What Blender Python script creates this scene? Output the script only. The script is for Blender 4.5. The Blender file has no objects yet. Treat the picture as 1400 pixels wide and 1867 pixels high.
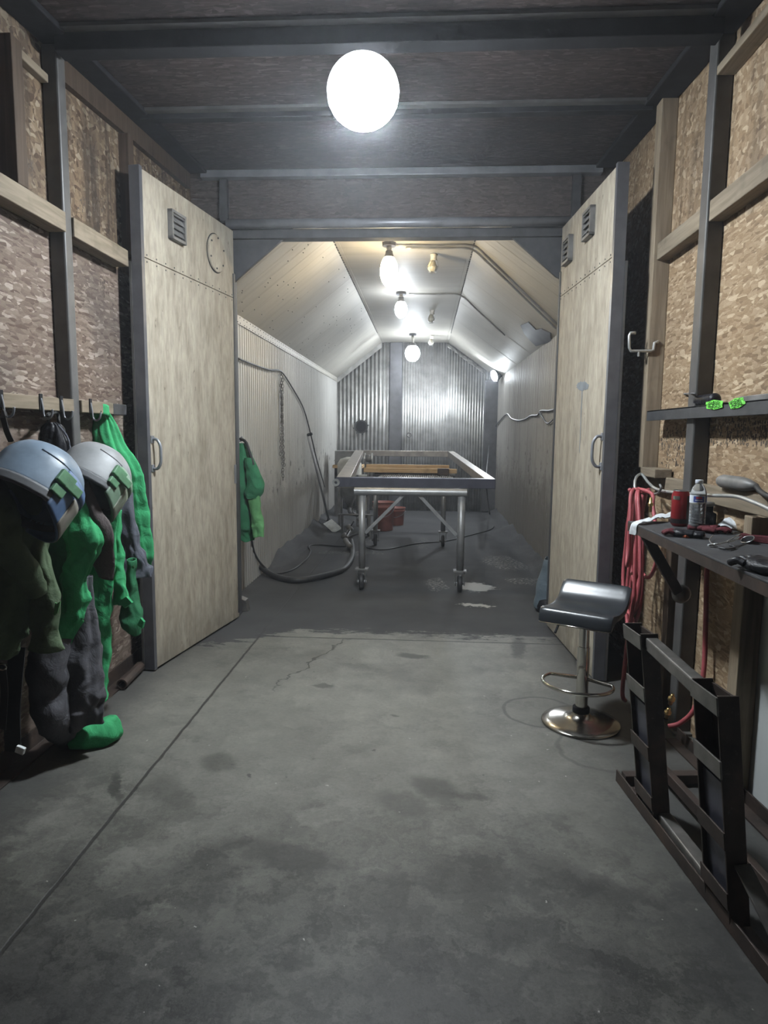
import bpy, math, random
from mathutils import Vector as V, Matrix, Euler, noise
random.seed(7)
S = bpy.context.scene
C = S.collection
PI = math.pi
# ------------------------------------------------------------------ camera
F_PX, CX, CY, CAM_H = 1215.0, 700.0, 933.5, 1.45
def unit(v): return V(v).normalized()
FW = unit((75.0, 143.5, F_PX))                       # room axis seen in camera space
yv = (F_PX*FW[2] + (600-CX)*FW[0])/FW[1]
UPc = -unit((600-CX, -yv, F_PX))
RTc = UPc.cross(FW)
def ray(x, y):
    d = V((x-CX, -(y-CY), F_PX))
    return V((RTc.dot(d), FW.dot(d), UPc.dot(d)))
CAM = V((0, 0, CAM_H))
def onX(x, y, X): d = ray(x, y); return CAM + d*(X/d.x)
def onY(x, y, Y): d = ray(x, y); return CAM + d*(Y/d.y)
def onZ(x, y, Z=0.0): d = ray(x, y); return CAM + d*((Z-CAM_H)/d.z)
def onP(x, y, P0, n):
    d = ray(x, y); n = V(n); return CAM + d*((V(P0)-CAM).dot(n)/d.dot(n))
cam = bpy.data.cameras.new('camera'); co = bpy.data.objects.new('camera', cam); C.objects.link(co)
cam.sensor_fit = 'HORIZONTAL'; cam.sensor_width = 36; cam.lens = F_PX/1400*36
cam.clip_start = .05
col = lambda v: V((RTc.dot(v), FW.dot(v), UPc.dot(v)))
ex, ey, ez = col(V((1, 0, 0))), col(V((0, 1, 0))), -col(V((0, 0, 1)))
co.matrix_world = Matrix(((ex.x, ey.x, ez.x, 0), (ex.y, ey.y, ez.y, 0), (ex.z, ey.z, ez.z, CAM_H), (0, 0, 0, 1)))
S.camera = co

# ------------------------------------------------------------------ mesh builder
def spline(pts, n=8, closed=False):
    pts = [V(p) for p in pts]; out = []
    N = len(pts); rng = range(N if closed else N-1)
    for i in rng:
        if closed: a, b, c, d = pts[i-1], pts[i], pts[(i+1) % N], pts[(i+2) % N]
        else: a, b, c, d = pts[max(i-1, 0)], pts[i], pts[i+1], pts[min(i+2, N-1)]
        for k in range(n):
            t = k/n
            out.append(.5*((2*b)+(c-a)*t+(2*a-5*b+4*c-d)*t*t+(3*b-a-3*c+d)*t**3))
    if not closed: out.append(pts[-1])
    return out
def lerp_keys(keys, t):          # Catmull-Rom over tuples
    n = len(keys)-1; f = t*n; i = min(int(f), n-1); u = f-i
    a, b, c, d = keys[max(i-1, 0)], keys[i], keys[i+1], keys[min(i+2, n)]
    return [.5*((2*q)+(r-p)*u+(2*p-5*q+4*r-s)*u*u+(3*q-p-3*r+s)*u**3) for p, q, r, s in zip(a, b, c, d)]
class MB:
    def __init__(s): s.v = []; s.f = []
    def add(s, vs, fs):
        o = len(s.v); s.v += [V(v) for v in vs]; s.f += [tuple(i+o for i in f) for f in fs]; return s
    def boxp(s, a, b):
        (x0, y0, z0), (x1, y1, z1) = a, b
        return s.add([(x0,y0,z0),(x1,y0,z0),(x1,y1,z0),(x0,y1,z0),(x0,y0,z1),(x1,y0,z1),(x1,y1,z1),(x0,y1,z1)],
                     [(0,3,2,1),(4,5,6,7),(0,1,5,4),(1,2,6,5),(2,3,7,6),(3,0,4,7)])
    def box(s, c, size, M=None):
        M = M or Matrix.Identity(3); c = V(c); h = V(size)/2
        vs = [c+M@V((sx*h.x, sy*h.y, sz*h.z)) for sz in (-1,1) for sx, sy in ((-1,-1),(1,-1),(1,1),(-1,1))]
        return s.add(vs, [(0,3,2,1),(4,5,6,7),(0,1,5,4),(1,2,6,5),(2,3,7,6),(3,0,4,7)])
    def beam(s, a, b, w, h, up=(0,0,1)):
        a, b = V(a), V(b); d = (b-a).normalized(); side = d.cross(V(up)).normalized(); u = side.cross(d)
        vs = [p+side*w/2*i+u*h/2*j for p in (a, b) for i, j in ((-1,-1),(1,-1),(1,1),(-1,1))]
        return s.add(vs, [(0,3,2,1),(4,5,6,7),(0,1,5,4),(1,2,6,5),(2,3,7,6),(3,0,4,7)])
    def angle(s, a, b, w, h, t, up=(0,0,1), flip=1):   # L section
        a, b = V(a), V(b); d = (b-a).normalized(); side = d.cross(V(up)).normalized()*flip; u = V(up)
        poly = [(0,0),(w,0),(w,t),(t,t),(t,h),(0,h)]
        vs = [p+side*i+u*j for p in (a, b) for i, j in poly]; n = 6
        return s.add(vs, [tuple(range(n)), tuple(range(2*n-1, n-1, -1))]+[(i, i+n, (i+1) % n+n, (i+1) % n) for i in range(n)])
    def tube(s, pts, r, n=10, closed=False, caps=True):
        pts = [V(p) for p in pts]; N = len(pts); rr = r if isinstance(r, (list, tuple)) else [r]*N
        def tan(i):
            if closed: return (pts[(i+1) % N]-pts[i-1]).normalized()
            return (pts[min(i+1, N-1)]-pts[max(i-1, 0)]).normalized()
        t0 = tan(0); nrm = t0.orthogonal().normalized(); vs = []
        for i in range(N):
            t = tan(i); nrm = (nrm-t*nrm.dot(t)).normalized(); b = t.cross(nrm)
            vs += [pts[i]+(nrm*math.cos(2*PI*k/n)+b*math.sin(2*PI*k/n))*rr[i] for k in range(n)]
        fs = [(i*n+k, i*n+(k+1) % n, ((i+1) % N)*n+(k+1) % n, ((i+1) % N)*n+k) for i in range(N if closed else N-1) for k in range(n)]
        if caps and not closed: fs += [tuple(range(n-1, -1, -1)), tuple((N-1)*n+k for k in range(n))]
        return s.add(vs, fs)
    def pipe(s, a, b, ro, ri, n=16):
        a, b = V(a), V(b); d = (b-a).normalized(); p = d.orthogonal().normalized(); q = d.cross(p)
        ring = lambda c, r: [c+(p*math.cos(2*PI*k/n)+q*math.sin(2*PI*k/n))*r for k in range(n)]
        vs = ring(a, ro)+ring(b, ro)+ring(b, ri)+ring(a, ri); fs = []
        for j in range(4):
            for k in range(n): fs.append((j*n+k, j*n+(k+1) % n, ((j+1) % 4)*n+(k+1) % n, ((j+1) % 4)*n+k))
        return s.add(vs, fs)
    def lathe(s, prof, c=(0,0,0), n=28, M=None, caps=True):
        M = M or Matrix.Identity(3); c = V(c); vs = []
        for r, z in prof: vs += [c+M@V((r*math.cos(2*PI*k/n), r*math.sin(2*PI*k/n), z)) for k in range(n)]
        m = len(prof)
        fs = [(i*n+k, i*n+(k+1) % n, (i+1)*n+(k+1) % n, (i+1)*n+k) for i in range(m-1) for k in range(n)]
        if caps: fs += [tuple(range(n-1, -1, -1)), tuple((m-1)*n+k for k in range(n))]
        return s.add(vs, fs)
    def prism(s, poly, ext):
        poly = [V(p) for p in poly]; ext = V(ext); n = len(poly)
        return s.add(poly+[p+ext for p in poly], [tuple(range(n-1, -1, -1)), tuple(range(n, 2*n))]+[(i, (i+1) % n, (i+1) % n+n, i+n) for i in range(n)])
    def grid(s, fn, nu, nv, cu=False):
        vs = [fn(i/(nu if cu else nu-1), j/(nv-1)) for j in range(nv) for i in range(nu)]
        fs = [(j*nu+i, j*nu+(i+1) % nu, (j+1)*nu+(i+1) % nu, (j+1)*nu+i) for j in range(nv-1) for i in range(nu if cu else nu-1)]
        return s.add(vs, fs)
    def build(s, name, mat, parent=None, smooth=False, bevel=0, solid=0, sub=0, off=0):
        me = bpy.data.meshes.new(name); o = bpy.data.objects.new(name, me)
        base = V((0,0,0)); p = parent
        while p is not None: base += p.location; p = p.parent
        if parent is None and s.v:       # own origin for a one-mesh thing
            lo = [min(v[i] for v in s.v) for i in range(3)]; hi = [max(v[i] for v in s.v) for i in range(3)]
            base = V(((lo[0]+hi[0])/2, (lo[1]+hi[1])/2, lo[2])); o.location = base
        me.from_pydata([tuple(v-base) for v in s.v], [], s.f)
        import bmesh
        bm = bmesh.new(); bm.from_mesh(me); bmesh.ops.recalc_face_normals(bm, faces=bm.faces); bm.to_mesh(me); bm.free()
        me.materials.append(mat)
        if smooth: me.shade_smooth()
        C.objects.link(o)
        if parent: o.parent = parent
        if solid: m = o.modifiers.new('solid', 'SOLIDIFY'); m.thickness = solid; m.offset = off
        if bevel: m = o.modifiers.new('bevel', 'BEVEL'); m.width = bevel; m.segments = 2; m.limit_method = 'ANGLE'; m.angle_limit = .6
        if sub: m = o.modifiers.new('sub', 'SUBSURF'); m.levels = sub; m.render_levels = sub
        return o
def tag(o, label, cat, group=None):
    o['label'] = label; o['category'] = cat
    if group: o['group'] = group
    return o
def thing(name, label, cat, loc=(0,0,0), group=None):
    o = bpy.data.objects.new(name, None); o.location = V(loc); o.empty_display_size = .05; C.objects.link(o)
    return tag(o, label, cat, group)
def struct(o): o['kind'] = 'structure'; return o
def copy_tree(o, parent=None):
    c = o.copy(); C.objects.link(c); c.parent = parent
    for ch in list(o.children): copy_tree(ch, c)
    return c
def nz(p, s=1.0, seed=0.0): return noise.noise(V(p)*s+V((seed*3.1, seed*7.7, seed*1.3)))

# ------------------------------------------------------------------ materials
class NT:
    def __init__(s, name):
        s.m = bpy.data.materials.new(name); s.m.use_nodes = True; s.n = s.m.node_tree.nodes; s.l = s.m.node_tree.links
        s.p = s.n['Principled BSDF']; s._c = None
    def new(s, t, **k):
        x = s.n.new(t)
        for a, b in k.items(): setattr(x, a, b)
        return x
    def put(s, sock, v):
        if isinstance(v, bpy.types.NodeSocket): s.l.new(v, sock)
        elif isinstance(v, (tuple, list)) and len(v) == 3 and sock.type == 'RGBA': sock.default_value = (*v, 1)
        else: sock.default_value = v
    @property
    def co(s):
        if s._c is None: s._c = s.new('ShaderNodeTexCoord').outputs['Object']
        return s._c
    def world(s): return s.new('ShaderNodeNewGeometry').outputs['Position']
    def map(s, vec=None, scale=(1,1,1), rot=(0,0,0), loc=(0,0,0)):
        m = s.new('ShaderNodeMapping'); s.put(m.inputs['Vector'], vec if vec is not None else s.co)
        m.inputs['Scale'].default_value = scale; m.inputs['Rotation'].default_value = rot; m.inputs['Location'].default_value = loc
        return m.outputs[0]
    def noise(s, scale, detail=4, vec=None, rough=.55, dist=0.0, out='Fac'):
        x = s.new('ShaderNodeTexNoise'); s.put(x.inputs['Vector'], vec if vec is not None else s.co)
        x.inputs['Scale'].default_value = scale; x.inputs['Detail'].default_value = detail; x.inputs['Roughness'].default_value = rough; x.inputs['Distortion'].default_value = dist
        return x.outputs[out]
    def vor(s, scale, vec=None, out='Color', feature='F1', rnd=1.0):
        x = s.new('ShaderNodeTexVoronoi', feature=feature); s.put(x.inputs['Vector'], vec if vec is not None else s.co)
        x.inputs['Scale'].default_value = scale; x.inputs['Randomness'].default_value = rnd
        return x.outputs[out]
    def math(s, op, a, b=0.0, c=0.0, clamp=False):
        x = s.new('ShaderNodeMath', operation=op, use_clamp=clamp)
        for i, v in enumerate((a, b, c)): s.put(x.inputs[i], v)
        return x.outputs[0]
    def vmath(s, op, a, b=(0,0,0)):
        x = s.new('ShaderNodeVectorMath', operation=op); s.put(x.inputs[0], a); s.put(x.inputs[1], b)
        return x.outputs['Value'] if op in ('LENGTH', 'DISTANCE') else x.outputs[0]
    def sep(s, v):
        x = s.new('ShaderNodeSeparateXYZ'); s.put(x.inputs[0], v); return x.outputs
    def comb(s, x, y, z=0.0):
        n = s.new('ShaderNodeCombineXYZ'); s.put(n.inputs[0], x); s.put(n.inputs[1], y); s.put(n.inputs[2], z); return n.outputs[0]
    def ramp(s, fac, stops, interp='LINEAR'):
        x = s.new('ShaderNodeValToRGB'); s.put(x.inputs[0], fac); e = x.color_ramp.elements; x.color_ramp.interpolation = interp
        while len(e) < len(stops): e.new(.5)
        for el, (p, c) in zip(e, stops):
            el.position = p; el.color = (*c, 1) if isinstance(c, tuple) else (c, c, c, 1)
        return x.outputs[0]
    def rng(s, v, a, b, c=0.0, d=1.0):
        x = s.new('ShaderNodeMapRange'); x.interpolation_type = 'SMOOTHSTEP'; s.put(x.inputs[0], v)
        for i, q in enumerate((a, b, c, d)): s.put(x.inputs[i+1], q)
        return x.outputs[0]
    def mix(s, f, a, b, blend='MIX'):
        x = s.new('ShaderNodeMix', data_type='RGBA', blend_type=blend); s.put(x.inputs[0], f); s.put(x.inputs[6], a); s.put(x.inputs[7], b); return x.outputs[2]
    def bump(s, h, strength=.3, dist=.01):
        x = s.new('ShaderNodeBump'); s.put(x.inputs['Height'], h); x.inputs['Strength'].default_value = strength; x.inputs['Distance'].default_value = dist
        s.l.new(x.outputs[0], s.p.inputs['Normal'])
    def done(s, color=None, rough=.6, metal=0.0, spec=.5, **k):
        if color is not None: s.put(s.p.inputs['Base Color'], color)
        s.put(s.p.inputs['Roughness'], rough); s.put(s.p.inputs['Metallic'], metal); s.put(s.p.inputs['Specular IOR Level'], spec)
        for a, b in k.items(): s.put(s.p.inputs[a.replace('_', ' ')], b)
        return s.m
def flat(name, c, rough=.6, metal=0.0, var=.25, scale=14, bump=.15, **k):
    t = NT(name); n = t.noise(scale, 5)
    dark = tuple(x*(1-var) for x in c); light = tuple(min(1, x*(1+var)) for x in c)
    t.bump(t.noise(scale*6, 4), bump, .003)
    return t.done(t.ramp(n, [(.3, dark), (.7, light)]), rough, metal, **k)
def osb(name, plane, cols, scale=1.0, long=(1, 1), dirt=(.05,.045,.045), dirt_amt=.5, streak=0.0):
    t = NT(name); p = t.sep(t.world()); u, v = {'YZ': (p[1], p[2]), 'XZ': (p[0], p[2]), 'XY': (p[0], p[1])}[plane]
    b = t.comb(u, v); wob = t.noise(6, 2, b, out='Color')
    b2 = t.vmath('ADD', b, t.vmath('MULTIPLY', t.vmath('SUBTRACT', wob, (.5,.5,.5)), (.03,.03,0)))
    layers = []
    for i, (rot, sc) in enumerate(((.35, (13, 62)), (1.25, (15, 70)), (-.6, (12, 56)), (2.2, (20, 90)))):
        vec = t.map(b2, scale=(sc[0]*scale*long[0], sc[1]*scale*long[1], 1), rot=(0, 0, rot), loc=(i*3.3, i*1.7, 0))
        layers.append((t.vor(1, vec), t.vor(1, vec, out='Distance')))
    pick = t.vor(1, t.map(b2, scale=(17*scale, 26*scale, 1), rot=(0, 0, .8))); ps = t.sep(pick)
    c = layers[0][0]; d = layers[0][1]
    for i, ch in ((1, 0), (2, 1), (3, 2)):
        f = t.math('GREATER_THAN', ps[ch], .55); c = t.mix(f, c, layers[i][0]); d = t.mix(f, d, layers[i][1])
    val = t.sep(c)[0]
    base = t.ramp(val, [(0, cols[0]), (.3, cols[1]), (.82, cols[2]), (.97, cols[3])])
    grain = t.noise(60, 3, t.map(b, scale=(1, 4, 1)))
    base = t.mix(.35, base, t.ramp(grain, [(.3, .35), (.7, 1.0)]), 'MULTIPLY')
    big = t.noise(1.3, 5, b, rough=.6)
    base = t.mix(t.math('MULTIPLY', t.rng(big, .42, .68), dirt_amt), base, dirt)
    if streak:
        st = t.noise(1.0, 4, t.map(b, scale=(14, .9, 1)))
        base = t.mix(t.math('MULTIPLY', t.rng(st, .45, .7), streak), base, (.035,.026,.02))
    t.bump(t.math('SUBTRACT', val, t.math('MULTIPLY', d, .6)), .35, .004)
    return t.done(base, .72, 0, .25)
M = {}
OC_L = [(.10,.066,.048), (.165,.12,.094), (.22,.168,.135), (.37,.31,.26)]
OC_R = [(.20,.13,.075), (.30,.205,.12), (.38,.275,.175), (.52,.40,.27)]
M['osb_left'] = osb('osb_left', 'YZ', OC_L, dirt_amt=.45)
M['osb_streak'] = osb('osb_streak', 'YZ', [(.075,.046,.028), (.15,.10,.06), (.22,.155,.10), (.32,.26,.19)], long=(1.9, .5), dirt_amt=.5, streak=.85)
M['osb_right'] = osb('osb_right', 'YZ', OC_R, dirt_amt=.12)
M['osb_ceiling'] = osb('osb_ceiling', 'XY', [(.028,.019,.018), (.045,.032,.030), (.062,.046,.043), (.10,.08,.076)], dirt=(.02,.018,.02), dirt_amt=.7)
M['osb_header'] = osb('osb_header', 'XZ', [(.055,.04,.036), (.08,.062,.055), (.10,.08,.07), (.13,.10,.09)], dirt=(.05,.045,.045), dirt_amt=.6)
def mat_door():
    t = NT('door_osb'); b = t.co
    n1 = t.noise(5, 6, t.map(b, scale=(3, 3, .7))); n2 = t.noise(38, 4, t.map(b, scale=(1.3, 1.3, .35)))
    fl = t.sep(t.vor(1, t.map(b, scale=(45, 45, 14))))[0]
    c = t.ramp(n1, [(.28, (.285,.245,.19)), (.5, (.38,.333,.265)), (.75, (.46,.412,.335))])
    c = t.mix(.4, c, t.ramp(n2, [(.3, .45), (.6, 1.0)]), 'MULTIPLY')
    c = t.mix(.22, c, t.ramp(fl, [(0, .55), (.6, 1.0)]), 'MULTIPLY')
    sp = t.noise(26, 3, t.map(b, scale=(1, 1, .6)))
    c = t.mix(t.rng(sp, .68, .76, 0, .65), c, (.10,.08,.06))
    z = t.sep(b)[2]; grime = t.math('MULTIPLY', t.rng(z, .45, -.05), t.rng(t.noise(6, 5), .25, .6))
    c = t.mix(t.math('MULTIPLY', grime, .5), c, (.11,.10,.085))
    t.bump(t.math('ADD', n2, fl), .3, .003)
    return t.done(c, .8, 0, .2)
M['door'] = mat_door()
M['black_steel'] = flat('black_steel', (.013,.013,.015), .8, .0, .3, spec=.2)
M['post_steel'] = flat('post_steel', (.085,.082,.08), .5, .2, .25, 8)
M['grey_steel'] = flat('grey_steel', (.22,.225,.245), .42, .4, .2, 8)
M['dark_frame'] = flat('dark_frame', (.045,.045,.048), .65, .1, .3)
M['edge_steel'] = flat('edge_steel', (.12,.122,.135), .36, .4, .2, 8)
M['pipe_steel'] = flat('pipe_steel', (.36,.36,.36), .42, .5, .18, 10)
M['blue_steel'] = flat('blue_steel', (.085,.085,.11), .38, .5, .2, 9)
M['mill_top'] = flat('mill_top', (.34,.31,.28), .4, .6, .25, 12)
M['chrome'] = flat('chrome', (.62,.60,.56), .12, 1.0, .08, 6, .02)
M['chrome_dirty'] = flat('chrome_dirty', (.40,.375,.335), .22, 1.0, .35, 7, .06)
M['galv'] = flat('galvanised', (.46,.46,.45), .42, .6, .3, 5, .08)
M['galv_dark'] = flat('galvanised_dull', (.12,.12,.13), .45, .5, .3, 5)
M['wood'] = None
def mat_wood(name, a, b, sc=(1.5, 1.5, 22)):
    t = NT(name); n = t.noise(2, 5, t.map(scale=sc), dist=.6); n2 = t.noise(7, 3)
    c = t.ramp(n, [(.3, a), (.7, b)]); c = t.mix(t.rng(n2, .55, .8, 0, .5), c, tuple(x*.4 for x in a)); t.bump(n, .2, .003)
    return t.done(c, .7, 0, .25)
M['wood_y'] = mat_wood('lumber_along', (.15,.118,.082), (.25,.205,.15), (22, 1.5, 22))
M['wood_z'] = mat_wood('lumber_upright', (.17,.128,.088), (.28,.225,.16), (22, 22, 1.5))
M['wood_brown'] = mat_wood('lumber_dark', (.045,.03,.02), (.08,.055,.038), (22, 22, 1.5))
M['wood_x'] = mat_wood('lumber_fresh', (.42,.27,.13), (.62,.44,.25), (1.5, 22, 22))
def mat_rust():
    t = NT('rusty_steel'); n = t.noise(9, 6); n2 = t.noise(55, 4)
    c = t.ramp(n, [(.3, (.034,.027,.024)), (.55, (.062,.045,.038)), (.78, (.10,.065,.05))])
    c = t.mix(t.rng(n2, .62, .75, 0, .4), c, (.13,.115,.10)); t.bump(n2, .25, .003)
    return t.done(c, .55, .35, .4)
M['rust'] = mat_rust()
M['rust_light'] = flat('scuffed_steel', (.16,.15,.14), .42, .6, .35, 12)
def mat_liner(name, base, dark, amt=.35, low=0.0):
    t = NT(name); p = t.world(); n = t.noise(1.6, 6, p); st = t.noise(1, 4, t.map(p, scale=(1, 16, .8)))
    c = t.ramp(n, [(.3, tuple(x*.85 for x in base)), (.7, base)])
    c = t.mix(t.math('MULTIPLY', t.rng(st, .48, .72), amt), c, dark)
    sp = t.noise(30, 2, p); c = t.mix(t.rng(sp, .74, .78, 0, .7), c, (.05,.045,.04))
    if low:
        z = t.sep(p)[2]; sc = t.noise(4, 6, t.map(p, scale=(1, 1.2, 1)), rough=.65)
        f = t.rng(t.math('ADD', z, t.math('MULTIPLY', sc, 1.3)), 1.75, 1.25); c = t.mix(t.math('MULTIPLY', f, low), c, (.16,.145,.13))
        sc2 = t.noise(9, 6, t.map(p, scale=(1, 1, .6)), rough=.7)
        band = t.math('MULTIPLY', t.rng(sc2, .56, .66), t.math('MULTIPLY', t.rng(z, .55, .8), t.rng(z, 1.45, 1.15)))
        c = t.mix(t.math('MULTIPLY', band, .75), c, (.06,.055,.05))
    t.bump(t.noise(20, 4, p), .12, .004)
    return t.done(c, .55, .12, .35)
M['liner_roof'] = mat_liner('liner_roof', (.50,.475,.42), (.30,.28,.25), .3)
M['liner_wall'] = mat_liner('liner_wall', (.50,.49,.46), (.29,.27,.25), .45, .45)
M['liner_wall_r'] = mat_liner('liner_wall_worn', (.36,.345,.32), (.17,.155,.14), .65, .8)
M['white_panel'] = mat_liner('white_panel', (.55,.57,.56), (.42,.43,.42), .3)
def mat_floor():
    t = NT('concrete'); p = t.world(); s = t.sep(p); X, Y = s[0], s[1]; b = t.comb(X, Y)
    n0 = t.noise(1.1, 5, b, rough=.62); n1 = t.noise(7, 6, b, rough=.65); n2 = t.noise(60, 4, b)
    c = t.ramp(n0, [(.3, (.125,.122,.106)), (.5, (.172,.168,.147)), (.7, (.21,.203,.177))])
    c = t.mix(.5, c, t.ramp(n1, [(.28, .5), (.64, 1.0)]), 'MULTIPLY')
    c = t.mix(.35, c, t.ramp(n2, [(.3, .6), (.6, 1.0)]), 'MULTIPLY')
    wob = t.vmath('MULTIPLY', t.vmath('SUBTRACT', t.noise(7, 5, b, out='Color', rough=.72), (.5,.5,.5)), (.42,.42,0))
    bw = t.vmath('ADD', b, wob); bws = t.vmath('ADD', b, t.vmath('MULTIPLY', wob, (.3, .3, 0)))
    # soot patches, with painted light falloff towards the camera
    soot = t.math('ADD', t.math('MULTIPLY', t.noise(1.5, 5, t.map(b, scale=(1, 1.3, 1), rot=(0,0,.5))), .5), t.math('MULTIPLY', t.noise(5.5, 6, t.map(bw, scale=(1, 2.0, 1), rot=(0,0,.6)), rough=.72), .5))
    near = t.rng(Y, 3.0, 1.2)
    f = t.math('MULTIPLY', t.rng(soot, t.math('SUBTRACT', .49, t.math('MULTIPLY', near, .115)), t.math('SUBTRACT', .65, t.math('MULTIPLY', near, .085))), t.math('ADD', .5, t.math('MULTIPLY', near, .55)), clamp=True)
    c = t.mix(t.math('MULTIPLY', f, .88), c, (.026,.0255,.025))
    c = t.mix(t.math('MULTIPLY', near, .6), c, (.038,.037,.035))  # overall darkening towards the camera: vignette and lamp falloff put into the colour
    tx = t.noise(5, 9, t.map(bw, scale=(1, .8, 1), rot=(0,0,.6)), rough=.8); tx2 = t.ramp(tx, [(.40, .10), (.50, .72), (.62, 1.28)])
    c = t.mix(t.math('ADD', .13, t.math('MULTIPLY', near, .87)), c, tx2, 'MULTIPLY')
    scr = t.noise(6, 5, t.map(bw, scale=(1, .35, 1), rot=(0,0,-.35)), rough=.75)
    c = t.mix(t.math('MULTIPLY', t.rng(scr, .55, .66), t.math('ADD', .18, t.math('MULTIPLY', near, .5))), c, (.04,.039,.037))
    pit = t.noise(24, 3, b, rough=.6); c = t.mix(t.rng(pit, .70, .74, 0, .7), c, (.04,.038,.036)); c = t.mix(t.rng(t.noise(33, 2, t.map(b, loc=(7,3,0))), .745, .765, 0, .6), c, (.42,.41,.38))
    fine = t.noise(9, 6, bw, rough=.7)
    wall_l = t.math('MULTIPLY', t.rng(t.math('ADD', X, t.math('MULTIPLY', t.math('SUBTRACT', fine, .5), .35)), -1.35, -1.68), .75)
    wall_r = t.math('MULTIPLY', t.rng(t.math('ADD', X, t.math('MULTIPLY', t.math('SUBTRACT', fine, .5), .4)), .60, 1.02), .78)  # right side of the floor: lamp falloff painted in along with dirt
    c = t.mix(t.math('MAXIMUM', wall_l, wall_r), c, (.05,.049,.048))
    def spot(x, y, rx, ry, rot, amt, colr=(.03,.029,.027), src=None, soft=.7):
        nonlocal c
        q = src or bws; q = t.vmath('SUBTRACT', q, (x, y, 0)); q = t.map(q, rot=(0,0,rot)); q = t.vmath('DIVIDE', q, (rx, ry, 1))
        c = t.mix(t.math('MULTIPLY', t.rng(t.vmath('LENGTH', q), 1+soft/2, 1-soft/2), amt), c, colr)
    for px, py, rx, ry, rot, amt in ((752,1196,.10,.05,.2,.8), (590,1250,.06,.03,0,.7), (795,1435,.11,.08,.7,.6), (735,1465,.12,.07,.6,.45), (400,1390,.09,.08,.6,.5), (310,1440,.17,.07,.9,.42), (215,1435,.14,.018,1.05,.75),
                                      (450,1415,.012,.016,0,.8), (685,1370,.01,.01,0,.8), (720,1305,.03,.01,.2,.7), (945,1180,.05,.22,.15,.8), (520,1560,.2,.07,.3,.6), (1060,1600,.2,.06,.5,.4), (860,1450,.06,.03,.2,.45)):
        w = onZ(px, py); spot(w.x, w.y, rx, ry, rot, amt)
    # ring left by the stool
    w = onZ(985, 1297); q = t.vmath('LENGTH', t.vmath('SUBTRACT', t.vmath('ADD', b, t.vmath('MULTIPLY', wob, (.1,.1,0))), (w.x, w.y, 0)))
    c = t.mix(t.math('MULTIPLY', t.rng(t.math('ABSOLUTE', t.math('SUBTRACT', q, .19)), .014, .004), .75), c, (.045,.044,.042))
    w = onZ(1110, 1390); q = t.vmath('LENGTH', t.vmath('SUBTRACT', t.vmath('ADD', b, t.vmath('MULTIPLY', wob, (.2,.2,0))), (w.x, w.y+.12, 0)))
    c = t.mix(t.math('MULTIPLY', t.rng(t.math('ABSOLUTE', t.math('SUBTRACT', q, .2)), .018, .004), .5), c, (.045,.044,.042))
    # saw cuts and a crack
    lw = t.math('MULTIPLY', t.math('SUBTRACT', n1, .5), .022)
    cut = t.rng(t.math('ABSOLUTE', t.math('SUBTRACT', t.math('ADD', X, lw), -1.157)), .010, .004)
    cut2 = t.rng(t.math('ABSOLUTE', t.math('SUBTRACT', t.math('ADD', Y, lw), 4.56)), .012, .004)
    a = onZ(612, 1180); e = onZ(533, 1232); sl = (e.x-a.x)/(e.y-a.y)
    jag = t.math('MULTIPLY', t.math('SUBTRACT', t.noise(4, 4, b), .5), .35)
    ck = t.math('ABSOLUTE', t.math('SUBTRACT', t.math('ADD', X, jag), t.math('ADD', t.math('MULTIPLY', Y, sl), a.x-sl*a.y)))
    ck = t.math('MULTIPLY', t.rng(ck, .01, .003), t.math('MULTIPLY', t.rng(Y, e.y-.35, e.y-.1), t.rng(Y, 4.6, 4.5)))
    line = t.math('MAXIMUM', t.math('MAXIMUM', cut, cut2), t.math('MULTIPLY', ck, .8))
    c = t.mix(t.math('MULTIPLY', line, .92), c, (.02,.019,.018))
    # spent grit inside the booth, ragged front edge, bare patches
    edge = t.math('ADD', Y, t.math('ADD', t.math('MULTIPLY', t.math('SUBTRACT', t.noise(4.2, 8, t.map(b, scale=(1, 3.0, 1)), rough=.78), .5), 1.05), t.math('MULTIPLY', t.rng(X, -.9, -1.4), .35)))
    grit = t.rng(edge, 4.68, 4.73)
    gb = t.noise(3.5, 6, b, rough=.6)
    def bare(x, y, rx, ry, amt, k):
        nonlocal grit, c
        q = t.vmath('DIVIDE', t.vmath('SUBTRACT', bw, (x, y, 0)), (rx, ry, 1)); m = t.rng(t.vmath('LENGTH', q), 1.1, .8)
        if k: m = t.math('MULTIPLY', m, t.rng(t.noise(34, 4, b, rough=.7), .5, .58))
        c = t.mix(t.math('MULTIPLY', m, .8), c, (.34,.325,.285)); grit = t.math('SUBTRACT', grit, t.math('MULTIPLY', m, amt), clamp=True)
    for px, py, rx, ry, amt, k in ((868,1070,.17,.2,.9,0), (868,1104,.14,.06,.9,0), (925,1025,.28,.45,.6,1), (960,1060,.2,.2,.6,1), (795,1065,.09,.3,.6,1), (640,1008,.4,.12,.45,1), (770,990,.08,.5,.3,1)):
        w = onZ(px, py); bare(w.x, w.y, rx, ry, amt, k)
    gc = t.ramp(t.noise(2.2, 6, b), [(.3, (.038,.038,.04)), (.7, (.062,.062,.064))])
    c = t.mix(grit, c, gc)
    t.bump(t.math('SUBTRACT', t.math('ADD', n1, t.math('MULTIPLY', n2, .5)), t.math('MULTIPLY', line, 2.0)), .22, .006)
    return t.done(c, t.math('ADD', .55, t.math('MULTIPLY', grit, .3)), 0, .35)
M['floor'] = mat_floor()
M['grit'] = flat('grit', (.05,.05,.052), .9, 0, .3, 60, .6)
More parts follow.
